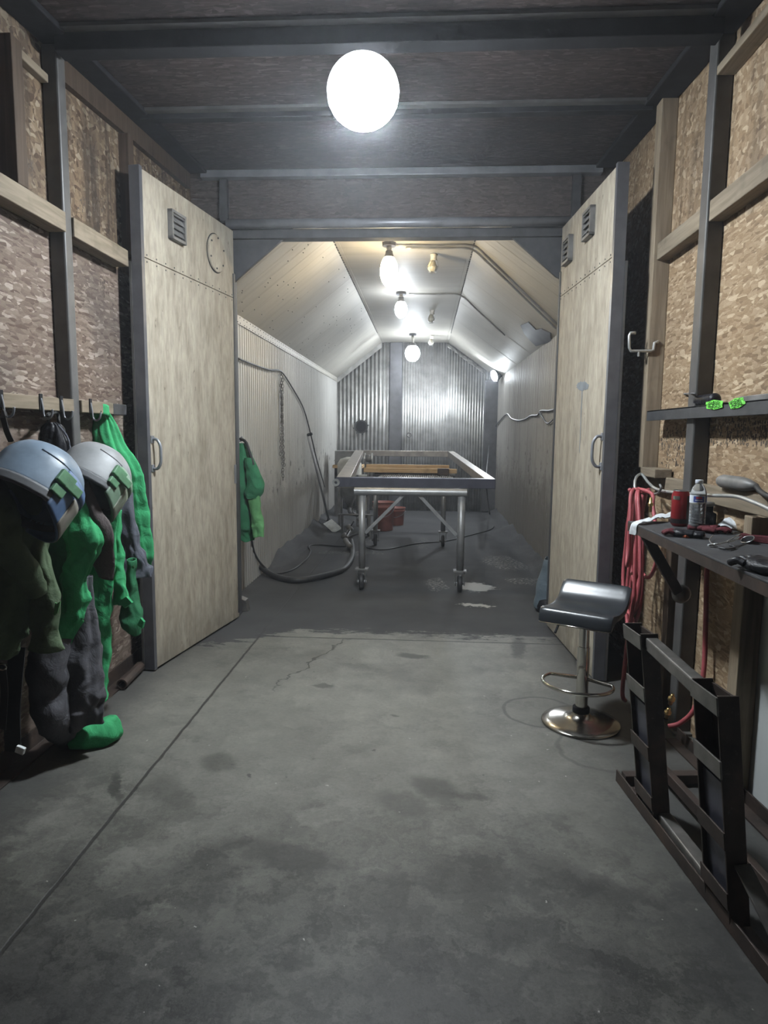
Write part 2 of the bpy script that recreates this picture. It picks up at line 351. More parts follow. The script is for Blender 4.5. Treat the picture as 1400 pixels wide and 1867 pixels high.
def fabric_bump(t):
    x = t.new('ShaderNodeTexNoise', noise_type='RIDGED_MULTIFRACTAL'); t.put(x.inputs['Vector'], t.map(scale=(1, 1, .6))); x.inputs['Scale'].default_value = 6; x.inputs['Detail'].default_value = 5; x.inputs['Distortion'].default_value = .7
    t.bump(t.math('ADD', t.math('MULTIPLY', x.outputs[0], .8), t.noise(14, 5, dist=.5)), .55, .022)
def fabric(name, c, var=.35, dirt=.35, rough=.85):
    t = NT(name); n = t.noise(3.5, 5); n2 = t.noise(16, 4)
    k = t.ramp(n, [(.3, tuple(x*(1-var) for x in c)), (.7, c)])
    k = t.mix(t.rng(n2, .55, .75, 0, dirt), k, tuple(x*.35 for x in c)); fabric_bump(t)
    return t.done(k, rough, 0, .25)
M['green'] = fabric('green_cotton', (.05,.37,.145), .25, .3)
M['green_dark'] = fabric('worn_green_cotton', (.035,.19,.085), .35, .35)
M['green_pale'] = fabric('pale_green_lining', (.13,.34,.13))
M['olive'] = fabric('olive_canvas', (.105,.15,.085), .45, .4)
M['grey_cloth'] = fabric('grey_cotton', (.10,.098,.11), .3, .35)
M['slate_cloth'] = fabric('slate_cotton', (.105,.11,.135), .3, .3)
M['lining'] = fabric('taupe_lining', (.10,.082,.08), .3, .35)
M['black_cloth'] = fabric('black_nylon', (.014,.014,.018), .3, .2, .45)
M['black_web'] = flat('black_webbing', (.012,.012,.013), .7)
M['white_plastic'] = flat('white_plastic', (.62,.64,.64), .4)
M['white_rag'] = fabric('white_rag', (.62,.64,.66), .15, .15)
M['helmet_blue'] = flat('blue_grey_shell', (.15,.20,.26), .42, 0, .35, 7)
M['helmet_grey'] = flat('grey_shell', (.21,.215,.22), .5, 0, .3, 7)
M['helmet_rim'] = flat('rubber_rim', (.07,.072,.078), .6)
M['frame_blue'] = flat('blue_window_frame', (.055,.10,.19), .45, 0, .45, 9)
M['frame_green'] = flat('green_window_frame', (.13,.20,.14), .5, 0, .35, 9)
M['latch_green'] = flat('green_latch', (.085,.20,.105), .5, 0, .35, 12)
M['lens_brown'] = flat('sooty_lens', (.19,.175,.15), .35, 0, .35, 18)
M['lens_green'] = flat('sooty_green_lens', (.16,.18,.135), .4, 0, .3, 14)
M['vinyl'] = flat('black_vinyl', (.022,.025,.029), .3, 0, .2, 10, .08)
M['hose_red'] = flat('red_rubber', (.36,.075,.085), .55, 0, .2, 10)
M['hose_black'] = flat('black_rubber', (.03,.03,.032), .5, 0, .25, 10)
M['brass'] = flat('brass', (.62,.45,.20), .28, 1.0, .2)
M['can_red'] = flat('red_can', (.30,.02,.025), .3, .5, .15, 6, .02)
M['can_dark'] = flat('can_dark', (.03,.02,.022), .35, .5)
M['alu'] = flat('aluminium', (.62,.62,.62), .28, 1.0, .1)
M['label_blue'] = flat('label_blue', (.045,.075,.30), .4, 0, .1)
M['label_white'] = flat('label_white', (.62,.66,.72), .4, 0, .05)
M['label_red'] = flat('label_red', (.45,.05,.07), .4, 0, .1)
M['neon'] = flat('neon_green_paper', (.14,.62,.06), .6, 0, .3, 30)
M['ink'] = flat('ink', (.02,.05,.015), .7)
M['glove_red'] = fabric('maroon_knit', (.11,.022,.028))
M['glove_orange'] = flat('orange_grip', (.42,.09,.03), .5)
M['plastic_bag'] = flat('clear_plastic_bag', (.58,.60,.62), .25, 0, .15, 20)
M['wire'] = flat('wire', (.45,.45,.45), .3, .8)
M['dark_lens'] = flat('dark_lens', (.015,.015,.018), .2)
M['terracotta'] = flat('red_bucket_plastic', (.30,.10,.075), .55, 0, .25, 9)
M['tank_cream'] = flat('tank_cream', (.40,.38,.33), .55, .1, .25, 6)
M['machine_grey'] = flat('machine_grey', (.17,.165,.16), .55, .3, .35, 9)
M['socket'] = flat('porcelain', (.55,.53,.48), .4)
M['bulb_off'] = flat('dusty_bulb', (.50,.47,.38), .3)
M['paint_blue'] = flat('blue_spray_paint', (.17,.19,.21), .6)
M['grey_blue'] = fabric('grey_blue_sheet', (.15,.19,.22), .3, .3, .55)
def glow(name, colr, st, up=None, zh=.05, zo=-.05):
    t = NT(name)
    if up is not None: st = t.rng(t.sep(t.co)[2], zo+zh, zo-zh, up, st)      # frosted LED bulb, most light leaves downward
    return t.done((.9,.9,.9), .4, Emission_Color=(*colr, 1), Emission_Strength=st)
M['ink_black'] = flat('ink_black', (.085,.065,.05), .8)
def mat_pet():
    t = NT('clear_pet'); t.bump(t.noise(20, 2), .05, .003)
    return t.done((.86,.90,.94), .12, 0, .5, Transmission_Weight=.86, IOR=1.1)
M['pet'] = mat_pet()
def mat_water():
    t = NT('water'); return t.done((.90,.93,.95), .05, 0, .5, Transmission_Weight=.9, IOR=1.2)
M['water'] = mat_water()
# ------------------------------------------------------------------ the setting
XL, XR, YW = -1.77, 1.32, 5.10           # side walls and the front of the booth
TL, TR, TYE, EZ, RZ, F0, F1 = -1.65, 1.31, 12.5, 2.45, 3.10, -.82, .40   # booth liner
zc = lambda y: 3.012+.066*y               # ceiling board underside
struct(MB().boxp((-2.3, -1.6, -.1), (2.0, 12.7, 0)).build('floor', M['floor']))
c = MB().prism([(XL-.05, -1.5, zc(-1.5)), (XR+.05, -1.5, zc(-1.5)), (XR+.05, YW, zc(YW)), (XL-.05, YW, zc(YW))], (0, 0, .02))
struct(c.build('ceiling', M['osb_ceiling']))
def side_wall(name, x, sgn, mat_up, mat_low, seam):
    w = MB().prism([(x, -1.5, 0), (x, YW, 0), (x, YW, seam), (x, -1.5, seam)], (sgn*.015, 0, 0))
    o = struct(w.build(name, mat_low))
    up = MB().prism([(x, -1.5, seam), (x, YW, seam), (x, YW, zc(YW)), (x, -1.5, zc(-1.5))], (sgn*.015, 0, 0))
    up.build('upper_board', mat_up, o)
    return o
wl = side_wall('wall_left', XL, -1, M['osb_streak'], M['osb_left'], 2.36)
M['osb_right_up'] = osb('osb_right_up', 'YZ', OC_R, long=(1.9, .55), dirt_amt=.3, streak=.4)
wr_seam = 0
wr = side_wall('wall_right', XR, 1, M['osb_right_up'], M['osb_right'], 2.36)
def stamp(px0, px1, py0, py1, wall, x, sgn, n, sd):
    m = MB(); rd = random.Random(sd)
    for k in range(n):
        p = onX(px0+(px1-px0)*rd.random(), py0+(py1-py0)*rd.random(), x+sgn*.0004)
        h_ = rd.choice((.003, .004, .006, .009)); w_ = rd.choice((.002, .003, .005))
        m.boxp((p.x-.0004, p.y-w_, p.z-h_), (p.x+.0004, p.y+w_, p.z+h_))
    return m.build('stamp_marks', M['ink_black'], wall)
stamp(1205, 1262, 778, 822, wr, XR, -1, 170, 1); stamp(1284, 1400, 764, 813, wr, XR, -1, 300, 2); stamp(1205, 1250, 822, 850, wr, XR, -1, 45, 3)
stamp(42, 60, 288, 326, wl, XL, 1, 40, 4); stamp(184, 191, 512, 545, wl, XL, 1, 22, 6); stamp(140, 195, 360, 385, wl, XL, 1, 40, 7)
# header above the booth opening
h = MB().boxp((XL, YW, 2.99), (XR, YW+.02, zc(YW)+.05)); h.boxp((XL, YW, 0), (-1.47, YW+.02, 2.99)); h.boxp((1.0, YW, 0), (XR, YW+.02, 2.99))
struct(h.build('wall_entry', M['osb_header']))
fr = MB().boxp((-1.46, YW-.05, 2.865), (1.0, YW+.05, 2.93))                      # dark lintel plate
fr.prism([(-1.46, YW-.02, 2.55), (-1.40, YW-.02, 2.60), (-1.07, YW-.02, 2.87), (-1.46, YW-.02, 2.87)], (0, .03, 0))
fr.prism([(1.0, YW-.02, 2.56), (.93, YW-.02, 2.59), (.60, YW-.02, 2.87), (1.0, YW-.02, 2.87)], (0, .03, 0))
fr.boxp((-1.50, YW-.05, 0), (-1.445, YW+.05, 2.93)); fr.boxp((.965, YW-.05, 0), (1.02, YW+.05, 2.93))
struct(fr.build('trim_1', M['dark_frame'], bevel=.004))
def booth(name, fn, nu, nv, mat): return struct(MB().grid(fn, nu, nv).build(name, mat, smooth=False, solid=.004))
rib = lambda y, p, d: d*(abs(((y/p) % 1)-.5)*2 > .55)*1.0
def ribbed_wall(x, sgn, p, d):
    ys = []; y = YW+.03
    while y < TYE:
        ys += [(y, 0), (y+p*.3, 0), (y+p*.42, d), (y+p*.86, d)]; y += p
    ys = [q for q in ys if q[0] <= TYE]+[(TYE, 0)]
    m = MB(); n = len(ys); vs = [(x+sgn*o, yy, 0) for yy, o in ys]+[(x+sgn*o, yy, EZ) for yy, o in ys]
    m.add(vs, [(i, i+1, n+i+1, n+i) for i in range(n-1)]); return m
o = struct(ribbed_wall(TL, -1, .076, .012).build('wall_booth_left', M['liner_wall'], solid=.002))
m = MB().beam((TL+.006, YW+.05, EZ-.03), (TL+.006, TYE, EZ-.03), .008, .075); m.build('eave_strip', M['liner_roof'], o)
dots = MB()
for k in range(60):
    y = YW+.1+k*.105
    for z in (EZ-.01, EZ-.055): dots.box((TL+.012, y+random.uniform(-.02, .02), z), (.004, .008, .008))
dots.build('rivet_row', M['dark_frame'], o)
struct(ribbed_wall(TR, 1, .076, .012).build('wall_booth_right', M['liner_wall_r'], solid=.002))
rise = .004
def slope(name, xa, za, xb, zb, mat):
    ys = []; y = YW+.03; m = MB(); k = 0
    d = V((zb-za, 0, -(xb-xa))).normalized(); d = d if d.z < 0 else -d
    ys = []
    while y < TYE:
        ys += [(y, 0), (y+.10, 0), (y+.11, .0016), (y+.14, .0016), (y+.15, 0)]; y += .2 if y < 5.9 else 1.3
    ys = [q for q in ys if q[0] < TYE]+[(TYE, 0)]; n = len(ys)
    vs = [V((xa, yy, za))+d*q for yy, q in ys]+[V((xb, yy, zb))+d*q for yy, q in ys]
    m.add(vs, [(i, i+1, n+i+1, n+i) for i in range(n-1)])
    return struct(m.build(name, mat, solid=.002))
sl_ = slope('ceiling_booth_left', TL, EZ, F0, RZ, M['liner_roof'])
dm = MB(); rd = random.Random(5)
for k in range(75):
    f = rd.random(); yy = 5.4+rd.random()**1.5*4.5; xx = TL+(F0-TL)*(.05+.9*f); zz = EZ+(RZ-EZ)*(.05+.9*f)
    dm.box((xx+.003, yy, zz-.004), (.006, .009, .006))
dm.build('roof_screw', M['dark_frame'], sl_)
slope('ceiling_booth_right', TR, EZ, F1, RZ, M['liner_roof'])
struct(MB().boxp((F0, YW+.03, RZ), (F1, TYE, RZ+.006)).build('ceiling_booth', M['liner_roof']))
tr = MB()                                  # stitched lap strips where the roof bends
for xx, dx in ((F0, .04), (F1, -.04)):
    tr.boxp((min(xx, xx+dx), YW+.04, RZ-.005), (max(xx, xx+dx), TYE-.02, RZ-.001))
tr.boxp((-.42, YW+.04, RZ-.004), (-.40, TYE-.02, RZ-.001))
struct(tr.build('trim_2', M['liner_roof']))
st = MB()
for k in range(70):
    for xx in (F0+.002, F1-.002): st.box((xx, YW+.1+k*.088, RZ-.006), (.010, .045, .006))
struct(st.build('trim_3', M['dark_frame']))
# back of the booth: galvanised corrugated sheets with different pitch
def back_sheet(x0, x1, pitch, d, y):
    n = int((x1-x0)/pitch*8); m = MB()
    def top(x):
        if x < F0: return EZ+(x-TL)/(F0-TL)*(RZ-EZ)
        if x > F1: return EZ+(TR-x)/(TR-F1)*(RZ-EZ)
        return RZ
    xs = sorted([x0+(x1-x0)*i/n for i in range(n+1)]+[q for q in (F0, F1) if x0 < q < x1])
    N = len(xs); vs = []
    for zf in (0, 1): vs += [(x, y+d*math.cos(2*PI*x/pitch), top(x)*zf) for x in xs]
    m.add(vs, [(i, i+1, N+i+1, N+i) for i in range(N-1)]); return m
bw = struct(back_sheet(TL, -.65, .074, .013, TYE).build('wall_booth_back', M['galv'], smooth=True, solid=.002))
back_sheet(-.46, TR, .05, .009, TYE).build('corrugated_sheet', M['galv'], bw, smooth=True, solid=.002)
MB().boxp((-.67, TYE-.035, 0), (-.44, TYE+.01, RZ)).build('seam_post', M['galv_dark'], bw, bevel=.01)
fl = MB(); z0 = .07
fl.prism([(TL, TYE-.03, EZ), (F0, TYE-.03, RZ), (F0, TYE-.03, RZ-z0*1.3), (TL, TYE-.03, EZ-z0*1.3)], (0, .012, 0))
fl.build('flashing', M['galv'], bw)
cr = MB().grid(lambda u, v: V((F1+(TR-F1)*u*.75-.02+.03*nz((u*5, v*3, 2), 2), TYE-.05-.04*v+.03*nz((u*7, v*2, 5), 2), RZ-(RZ-EZ)*u*.75-.02-.07*v+.02*nz((u*9, v, 1), 2))), 30, 5)
cr.build('crumpled_flashing', M['galv'], bw, smooth=True, solid=.002)
MB().boxp((1.07, TYE-.10, 0), (TR+.02, TYE-.02, EZ-.02)).build('dark_corner_strip', M['galv_dark'], bw, bevel=.02)  # dull dark upright strip filling the far corner
MB().pipe(onY(658, 778, TYE-.06), onY(658, 778, TYE-.06)+V((0, .05, 0)), .125, .10, 28).build('port_ring', M['dark_frame'], bw)
MB().lathe([(.001, 0), (.1, 0), (.1, .01), (.001, .01)], onY(658, 778, TYE-.03), 24, Matrix.Rotation(PI/2, 3, 'X')).build('port_hole', M['black_steel'], bw)
bo = MB()
for k in range(8):
    a = k*PI/4+.2; bo.box(onY(658, 778, TYE-.07)+V((.14*math.cos(a), 0, .14*math.sin(a))), (.022, .03, .022))
bo.build('port_bolt', M['dark_frame'], bw)

# side-wall framing
def steel_post(x0, x1, y0, y1, label):
    t = thing('steel_post', label, 'post', ((x0+x1)/2, (y0+y1)/2, 0))
    MB().boxp((x0, y0, 0), (x1, y1, zc(y0)-.035)).build('column', M['post_steel'], t, bevel=.008)
    MB().boxp((x0-.01 if x0 > 0 else x0, y0-.03, 0), (x1 if x0 > 0 else x1+.01, y1+.03, .012)).build('base_plate', M['post_steel'], t)
    return t
steel_post(XL+.002, XL+.078, 3.14, 3.21, 'dark square steel post on the OSB wall above the hanging coveralls')
steel_post(XR-.078, XR-.002, 3.20, 3.29, 'dark square steel post on the OSB wall behind the water bottle')
def ledger(x, sgn, label):
    m = MB().prism([(x, -1.4, zc(-1.4)-.03), (x, YW-.08, zc(YW-.08)-.03), (x, YW-.08, zc(YW-.08)-.002), (x, -1.4, zc(-1.4)-.002)], (sgn*.15, 0, 0))
    tag(m.build('ledger_beam', M['black_steel'], bevel=.006), label, 'beam')
ledger(XL+.002, 1, 'black steel ledger along the ceiling edge above the coverall wall')
ledger(XR-.002, -1, 'black steel ledger along the ceiling edge above the shelf wall')
def cross_beam(y, hh, w, label, mat='black_steel', lip=True):
    t = thing('ceiling_beam', label, 'beam', (-.2, y, zc(y)-hh))
    MB().boxp((XL+.1, y, zc(y)-hh), (XR-.1, y+w, zc(y)-.004)).build('web', M[mat], t, bevel=.004)
    if lip: MB().boxp((XL+.1, y-.045, zc(y)-.022), (XR-.1, y, zc(y)-.006)).build('flange', M['post_steel'], t)
cross_beam(3.08, .095, .09, 'large black steel beam across the OSB ceiling just in front of the lamp')
cross_beam(3.97, .05, .06, 'thin steel purlin across the ceiling right behind the brightest lamp', 'black_steel')
cross_beam(YW-.075, .055, .07, 'grey steel angle across the ceiling above the booth header board', 'grey_steel', False)
tag(MB().tube([(-1.475, YW-.09, 2.955), (1.02, YW-.09, 2.955)], .034, 16).build('header_pipe', M['grey_steel'], smooth=True), 'grey horizontal steel pipe across the top of the booth opening', 'pipe')
for px, lab in ((408, 'short steel stud in the header board over the door with round plug'), (1050, 'short steel stud in the header board over the door with two vents')):
    q = onY(px, 370, YW-.03); tag(MB().boxp((q.x-.03, YW-.045, 2.99), (q.x+.03, YW-.003, zc(YW)-.06)).build('header_stud', M['dark_frame'], bevel=.003), lab, 'stud')
def lumber(name, a, b, mat, label, cat, bev=.004):
    return tag(MB().boxp(a, b).build(name, M[mat], bevel=bev), label, cat)
# left wall timber
y_end = onX(222, 470, XL+.05).y; zu = onX(222, 470, XL+.06).z
lumber('wall_girt', (XL, .8, zu-.045), (XL+.088, 3.138, zu+.045), 'wood_y', 'upper horizontal timber on the coverall wall, near side of the steel post', 'timber')
lumber('wall_girt', (XL, 3.212, zu-.045), (XL+.088, y_end, zu+.045), 'wood_y', 'upper horizontal timber on the coverall wall between steel post and plywood door', 'timber')
y_end2 = onX(232, 753, XL+.09).y; zr = onX(120, 738, XL+.1).z
lumber('coat_rail', (XL, .8, zr-.03), (XL+.088, 3.138, zr+.03), 'wood_y', 'wooden rail with the coat hooks, near side of the steel post', 'rail')
lumber('coat_rail', (XL, 3.212, zr-.03), (XL+.088, y_end2-.16, zr+.03), 'wood_y', 'wooden rail carrying the bright green coat beyond the steel post', 'rail')
tag(MB().boxp((XL, y_end2-.16, zr-.032), (XL+.088, y_end2, zr+.028)).build('rail_end_block', M['dark_frame'], bevel=.004), 'dark block ending the coat rail beside the plywood door', 'block')
q = onX(22, 200, XL+.05)
lumber('wall_stud', (XL, q.y-.045, zu+.045), (XL+.088, q.y+.03, zc(q.y)-.17), 'wood_brown', 'dark brown upright stud in the top corner of the coverall wall', 'timber')
lumber('top_plate', (XL, .5, zc(3.1)-.17), (XL+.04, 3.13, zc(.5)-.035), 'wood_y', 'brown timber plate under the ledger near the upper corner of the coverall wall', 'timber')
m = MB().prism([(XL, 3.22, zc(3.24)-.14), (XL, 5.0, zc(5)-.14), (XL, 5.0, zc(5)-.035), (XL, 3.22, zc(3.24)-.035)], (.035, 0, 0))
tag(m.build('top_plate', M['wood_brown']), 'dark timber plate under the ledger above the door with round plug', 'timber')
q = onX(236, 270, XL+.05)
lumber('wall_stud', (XL, q.y-.035, q.z-.6), (XL+.06, q.y+.035, zc(q.y)-.145), 'wood_brown', 'dark timber stub behind the top corner of the door with round plug', 'timber')
m = MB().angle((XL+.001, .3, 0), (XL+.001, 4.2, 0), .08, .09, .008, flip=1)
tag(m.build('sill_angle', M['rust'], bevel=.002), 'dark steel sill angle on the floor under the hanging coveralls', 'steel angle')
# right wall timber
ys = 3.96
lumber('wall_stud', (XR-.088, ys-.09, onX(1200, 856, XR-.05).z), (XR, ys, zc(ys)-.035), 'wood_z', 'pale double timber stud beside the door with two vents', 'timber')
za = onX(1203, 458, XR-.06).z
lumber('wall_girt', (XR-.07, 3.292, za-.045), (XR, ys+.0, za+.045), 'wood_y', 'upper horizontal timber on the shelf wall between steel post and double stud', 'timber')
lumber('wall_girt', (XR-.07, .8, za-.045), (XR, 3.198, za+.045), 'wood_y', 'upper horizontal timber on the shelf wall, near side of the steel post', 'timber')
lumber('top_plate', (XR-.08, .5, zc(3.1)-.17), (XR, 3.19, zc(.5)-.035), 'wood_y', 'timber plate under the ledger in the upper corner of the shelf wall', 'timber')
zl = onX(1262, 741, XR-.1).z; ye = onX(1181, 748, XR-.1).y
m = MB().boxp((XR-.105, .8, zl-.008), (XR-.002, ye, zl)).boxp((XR-.105, .8, zl-.055), (XR-.098, ye, zl))
LEDGE_Z = zl
tag(m.build('steel_ledge', M['dark_frame'], bevel=.002), 'steel angle ledge with green tags running along the shelf wall', 'ledge')
# white sheet on the lower right wall
q = onX(1368, 1240, XR-.02)
struct(MB().boxp((XR-.012, .2, 0.05), (XR-.002, q.y-.02, onX(1398, 975, XR).z)).build('wall_right_panel', M['white_panel']))

# doors
def door(name, hinge, near, top, facing):
    h_, n_ = V(hinge), V(near); u = (h_-n_); W = u.length; u.normalize(); nrm = V((-u.y, u.x, 0))*(1 if facing > 0 else -1)
    nrm = nrm if nrm.x*facing > 0 else -nrm
    t = bpy.data.objects.new(name, None); t.location = V(near); C.objects.link(t); struct(t)
    P = lambda a, b, z: n_+u*a+nrm*b+V((0, 0, z))
    return t, P, W, u, nrm
HL, NL = (-1.425, 5.0, 0), (-1.612, 3.80, 0); HR, NR = (.945, 4.99, 0), (1.018, 3.86, 0)
TOP = 2.905
def slab(P, a0, a1, b0, b1, z0, z1):
    m = MB(); m.add([P(a0, b0, z0), P(a1, b0, z0), P(a1, b1, z0), P(a0, b1, z0), P(a0, b0, z1), P(a1, b0, z1), P(a1, b1, z1), P(a0, b1, z1)],
                    [(0,3,2,1),(4,5,6,7),(0,1,5,4),(1,2,6,5),(2,3,7,6),(3,0,4,7)]); return m
for side, (nm, H_, N_) in ((1, ('door_1', HL, NL)), (-1, ('door_2', HR, NR))):
    t, P, W, u, nrm = door(nm, H_, N_, TOP, side)
    slab(P, .012, W, -.04, 0, .015, 2.425).build('lower_panel', M['door'], t, bevel=.002)
    slab(P, .012, W, -.04, -.001, 2.43, TOP).build('upper_panel', M['door'], t, bevel=.002)
    e = slab(P, 0, .012, -.06, .004, .01, TOP+.01); e.add(slab(P, .012, .03, 0, .004, .01, TOP+.01).v, [(0,3,2,1),(4,5,6,7),(0,1,5,4),(1,2,6,5),(2,3,7,6),(3,0,4,7)])
    e.build('steel_edge', M['edge_steel'], t)
    slab(P, -.004, .05, -.075, -.062, .01, 2.4).build('edge_channel', M['post_steel'], t)
    slab(P, W-.02, W+.01, -.05, .006, .05, 2.6).build('hinge_stile', M['dark_frame'], t)
    sc = MB()
    for k in range(12): 
        for dz in (-.02, .018): sc.add(slab(P, .06+k*(W-.1)/11-.004, .06+k*(W-.1)/11+.004, 0, .002, 2.427+dz-.004, 2.427+dz+.004).v, [(0,3,2,1),(4,5,6,7),(0,1,5,4),(1,2,6,5),(2,3,7,6),(3,0,4,7)])
    sc.build('screw_row', M['dark_frame'], t)
    def loc(px, py): 
        w = onP(px, py, N_, nrm); return (w-V(N_)).dot(u), w.z
    # bow handle
    a, z = loc(*((272, 828) if side == 1 else (1083, 822))); hh = .085
    a = .055
    hp = [P(a, 0, z+hh), P(a, .03, z+hh), P(a, .052, z+hh*.6), P(a, .055, z), P(a, .052, z-hh*.6), P(a, .03, z-hh), P(a, 0, z-hh)]
    hd = MB().tube(spline(hp, 6), .009, 10).build('door_handle', M['grey_steel'], t, smooth=True)
    for zz in (z+hh, z-hh): slab(P, a-.018, a+.018, 0, .006, zz-.022, zz+.022).build('handle_plate', M['grey_steel'], hd, bevel=.003)
    def vent(px, py):
        a, z = loc(px, py); w_, h2 = .085, .085
        v = slab(P, a-w_, a+w_, 0, .03, z-h2, z+h2); f = [(0,3,2,1),(0,1,5,4),(1,2,6,5),(2,3,7,6),(3,0,4,7)]
        m = MB()
        for (a0, a1, z0, z1) in ((-w_, w_, h2-.016, h2), (-w_, w_, -h2, -h2+.016), (-w_, -w_+.016, -h2, h2), (w_-.016, w_, -h2, h2)):
            m.add(slab(P, a+a0, a+a1, 0, .032, z+z0, z+z1).v, [(0,3,2,1),(4,5,6,7),(0,1,5,4),(1,2,6,5),(2,3,7,6),(3,0,4,7)])
        fr_ = m.build('vent', M['machine_grey'], t)
        m = MB()
        for k in range(4):
            zz = z-h2+.03+k*.036
            q = [P(a-w_+.014, .008, zz+.036), P(a+w_-.014, .008, zz+.036), P(a+w_-.014, .026, zz), P(a-w_+.014, .026, zz)]
            m.prism(q, nrm*.003)
        m.build('vent_louvres', M['machine_grey'], fr_)
    if side == 1:
        vent(319, 415)
        a, z = loc(393, 462)
        R3 = Matrix((u, nrm.cross(u), nrm)).transposed()
        pl = MB().lathe([(.001, 0), (.125, 0), (.125, .010), (.12, .013), (.001, .013)], P(a, 0, z), 40, R3).build('round_plug', M['door'], t)
        MB().lathe([(.126, 0), (.132, 0), (.132, .002), (.126, .002)], P(a, 0, z), 40, R3, caps=False).build('plug_gap', M['black_steel'], pl)
        m = MB()
        for k in range(6): m.box(P(a+.105*math.cos(k*PI/3+.4), .014, z+.105*math.sin(k*PI/3+.4)), (.01, .01, .01))
        m.build('plug_screw', M['dark_frame'], pl)
        slab(P, W-.05, W-.015, 0, .004, 1.06, 1.20).build('latch_plate', M['grey_steel'], t)
    else:
        vent(1077, 408); vent(1038, 457)
        a, z = loc(1062, 704)
        pts = [(a+.13*math.cos(k*2*PI/40)*(1+.35*nz((k*.7, 0, 3))), z+.028*math.sin(k*2*PI/40)*(1+.5*nz((k*.7, 4, 3)))+.01*math.cos(k*2*PI/40)) for k in range(40)]
        MB().prism([P(x, .0008, q) for x, q in pts], nrm*.0008).build('paint_smear', M['paint_blue'], t)
        MB().prism([P(a-.008, .0008, z-.02), P(a+.012, .0008, z-.02), P(a+.006, .0008, z-.42), P(a-.002, .0008, z-.42)], nrm*.0006).build('paint_drip', M['paint_blue'], t)
# ------------------------------------------------------------------ lamps
G_WHITE = glow('lamp_glow_white', (.86, .94, 1.0), 560, 6, .045, -.075)
G_WARM = glow('lamp_glow_warm', (1.0, .82, .52), 185, 48, .1)
G_COOL = glow('lamp_glow_cool', (.86, .93, 1.0), 205, 48, .08)
G_WORK = glow('lamp_glow_work', (.85, .93, 1.0), 800)
def pendant(px, py, Y, r, stretch, ztop, gmat, label, dome=False):
    c = onY(px, py, Y); t = thing('ceiling_lamp', label, 'lamp', c, None)
    top = c.z+r*stretch
    MB().lathe([(.001, ztop-.03), (.06, ztop-.03), (.06, ztop), (.001, ztop)], (c.x, c.y, 0), 20).build('ceiling_box', M['galv_dark'], t)
    MB().tube([(c.x, c.y, ztop-.02), (c.x, c.y, top)], .022, 12).build('socket', M['socket'], t, smooth=True)
    prof = [(.001, -r*stretch)]+[(r*math.cos(a), r*stretch*math.sin(a)) for a in [(-80+k*10)*PI/180 for k in range(15)]]
    MB().lathe(prof, c, 28).build('bulb', gmat, t, smooth=True)
    hz = r*stretch*math.sin(60*PI/180)
    MB().lathe([(r*.52, hz-.012), (r*.56, hz), (r*.42, hz+.03), (.03, hz+.05), (.001, hz+.05)], c, 24).build('heat_sink', M['machine_grey'], t, smooth=True)
    return t, c
lamp1, lc = pendant(662, 168, 3.22, .165, .95, zc(3.22), G_WHITE, 'brightest lamp, hanging from the OSB ceiling in front of the booth')
pendant(709, 494, 6.05, .078, 1.75, RZ, G_WARM, 'warm yellow glowing lamp just inside the booth opening')
pendant(731, 564, 8.1, .075, 1.35, RZ, G_COOL, 'white glowing lamp in the booth between the warm lamp and the end wall lamp')
pendant(752, 644, 11.4, .125, 1.1, RZ, G_COOL, 'white glowing lamp hanging before the corrugated end wall')
# unlit caged bulbs
def dead_lamp(px, py, label, k=.62):
    c = onP(px, py, (0, 0, RZ-.01), (0, 0, 1)); t = thing('unlit_lamp', label, 'lamp', c, 'unlit bulbs on the booth ceiling')
    MB().lathe([(.045*k, -.09*k), (.05*k, -.085*k), (.048*k, -.02), (.06*k, 0), (.001, .005)], c, 20).build('socket', M['socket'], t, smooth=True)
    MB().lathe([(.001, -.25*k), (.04*k, -.245*k), (.068*k, -.21*k), (.07*k, -.17*k), (.05*k, -.12*k), (.03*k, -.085*k)], c+V((-.012, 0, 0)), 20).build('bulb', M['bulb_off'], t, smooth=True)
    m = MB()
    for j in range(6):
        a = j*PI/3; m.tube([c+V((.055*k*math.cos(a), .055*k*math.sin(a), -.08*k)), c+V((.082*k*math.cos(a)-.01, .082*k*math.sin(a), -.18*k)), c+V((.05*k*math.cos(a)-.012, .05*k*math.sin(a), -.262*k))], .002, 5)
    for rr, zz in ((.083, -.18*k), (.05, -.262*k)): m.tube([c+V((rr*k*math.cos(q*PI/12)-.01, rr*k*math.sin(q*PI/12), zz)) for q in range(24)], .002, 5, closed=True)
    m.build('wire_cage', M['wire'], t)
dead_lamp(791, 464, 'unlit caged bulb on the booth ceiling, nearest to the opening')
dead_lamp(788, 566, 'unlit caged bulb on the booth ceiling, middle one of the row')
dead_lamp(787, 612, 'unlit caged bulb on the booth ceiling, closest to the end wall')
# work light on the right wall
c = onX(905, 684, TR-.10); t = thing('work_light', 'glowing white floodlight fixed high on the worn right wall of the booth', 'work light', c)
aim = V((-.84, -.45, -.30)).normalized(); R = aim.to_track_quat('Z', 'Y').to_matrix()
MB().lathe([(.001, -.07), (.05, -.07), (.085, -.03), (.105, .02), (.107, .055), (.100, .055), (.096, .02)], c, 24, R, caps=False).build('housing', M['black_steel'], t, smooth=True)
MB().lathe([(.001, .03), (.04, .035), (.094, .028), (.094, .022), (.001, .022)], c, 24, R).build('lens', G_WORK, t, smooth=True)
MB().tube([c-aim*.06, c+V((.06, .03, -.02)), (TR+.006, c.y+.03, c.z-.02)], .014, 8).build('bracket', M['black_steel'], t)
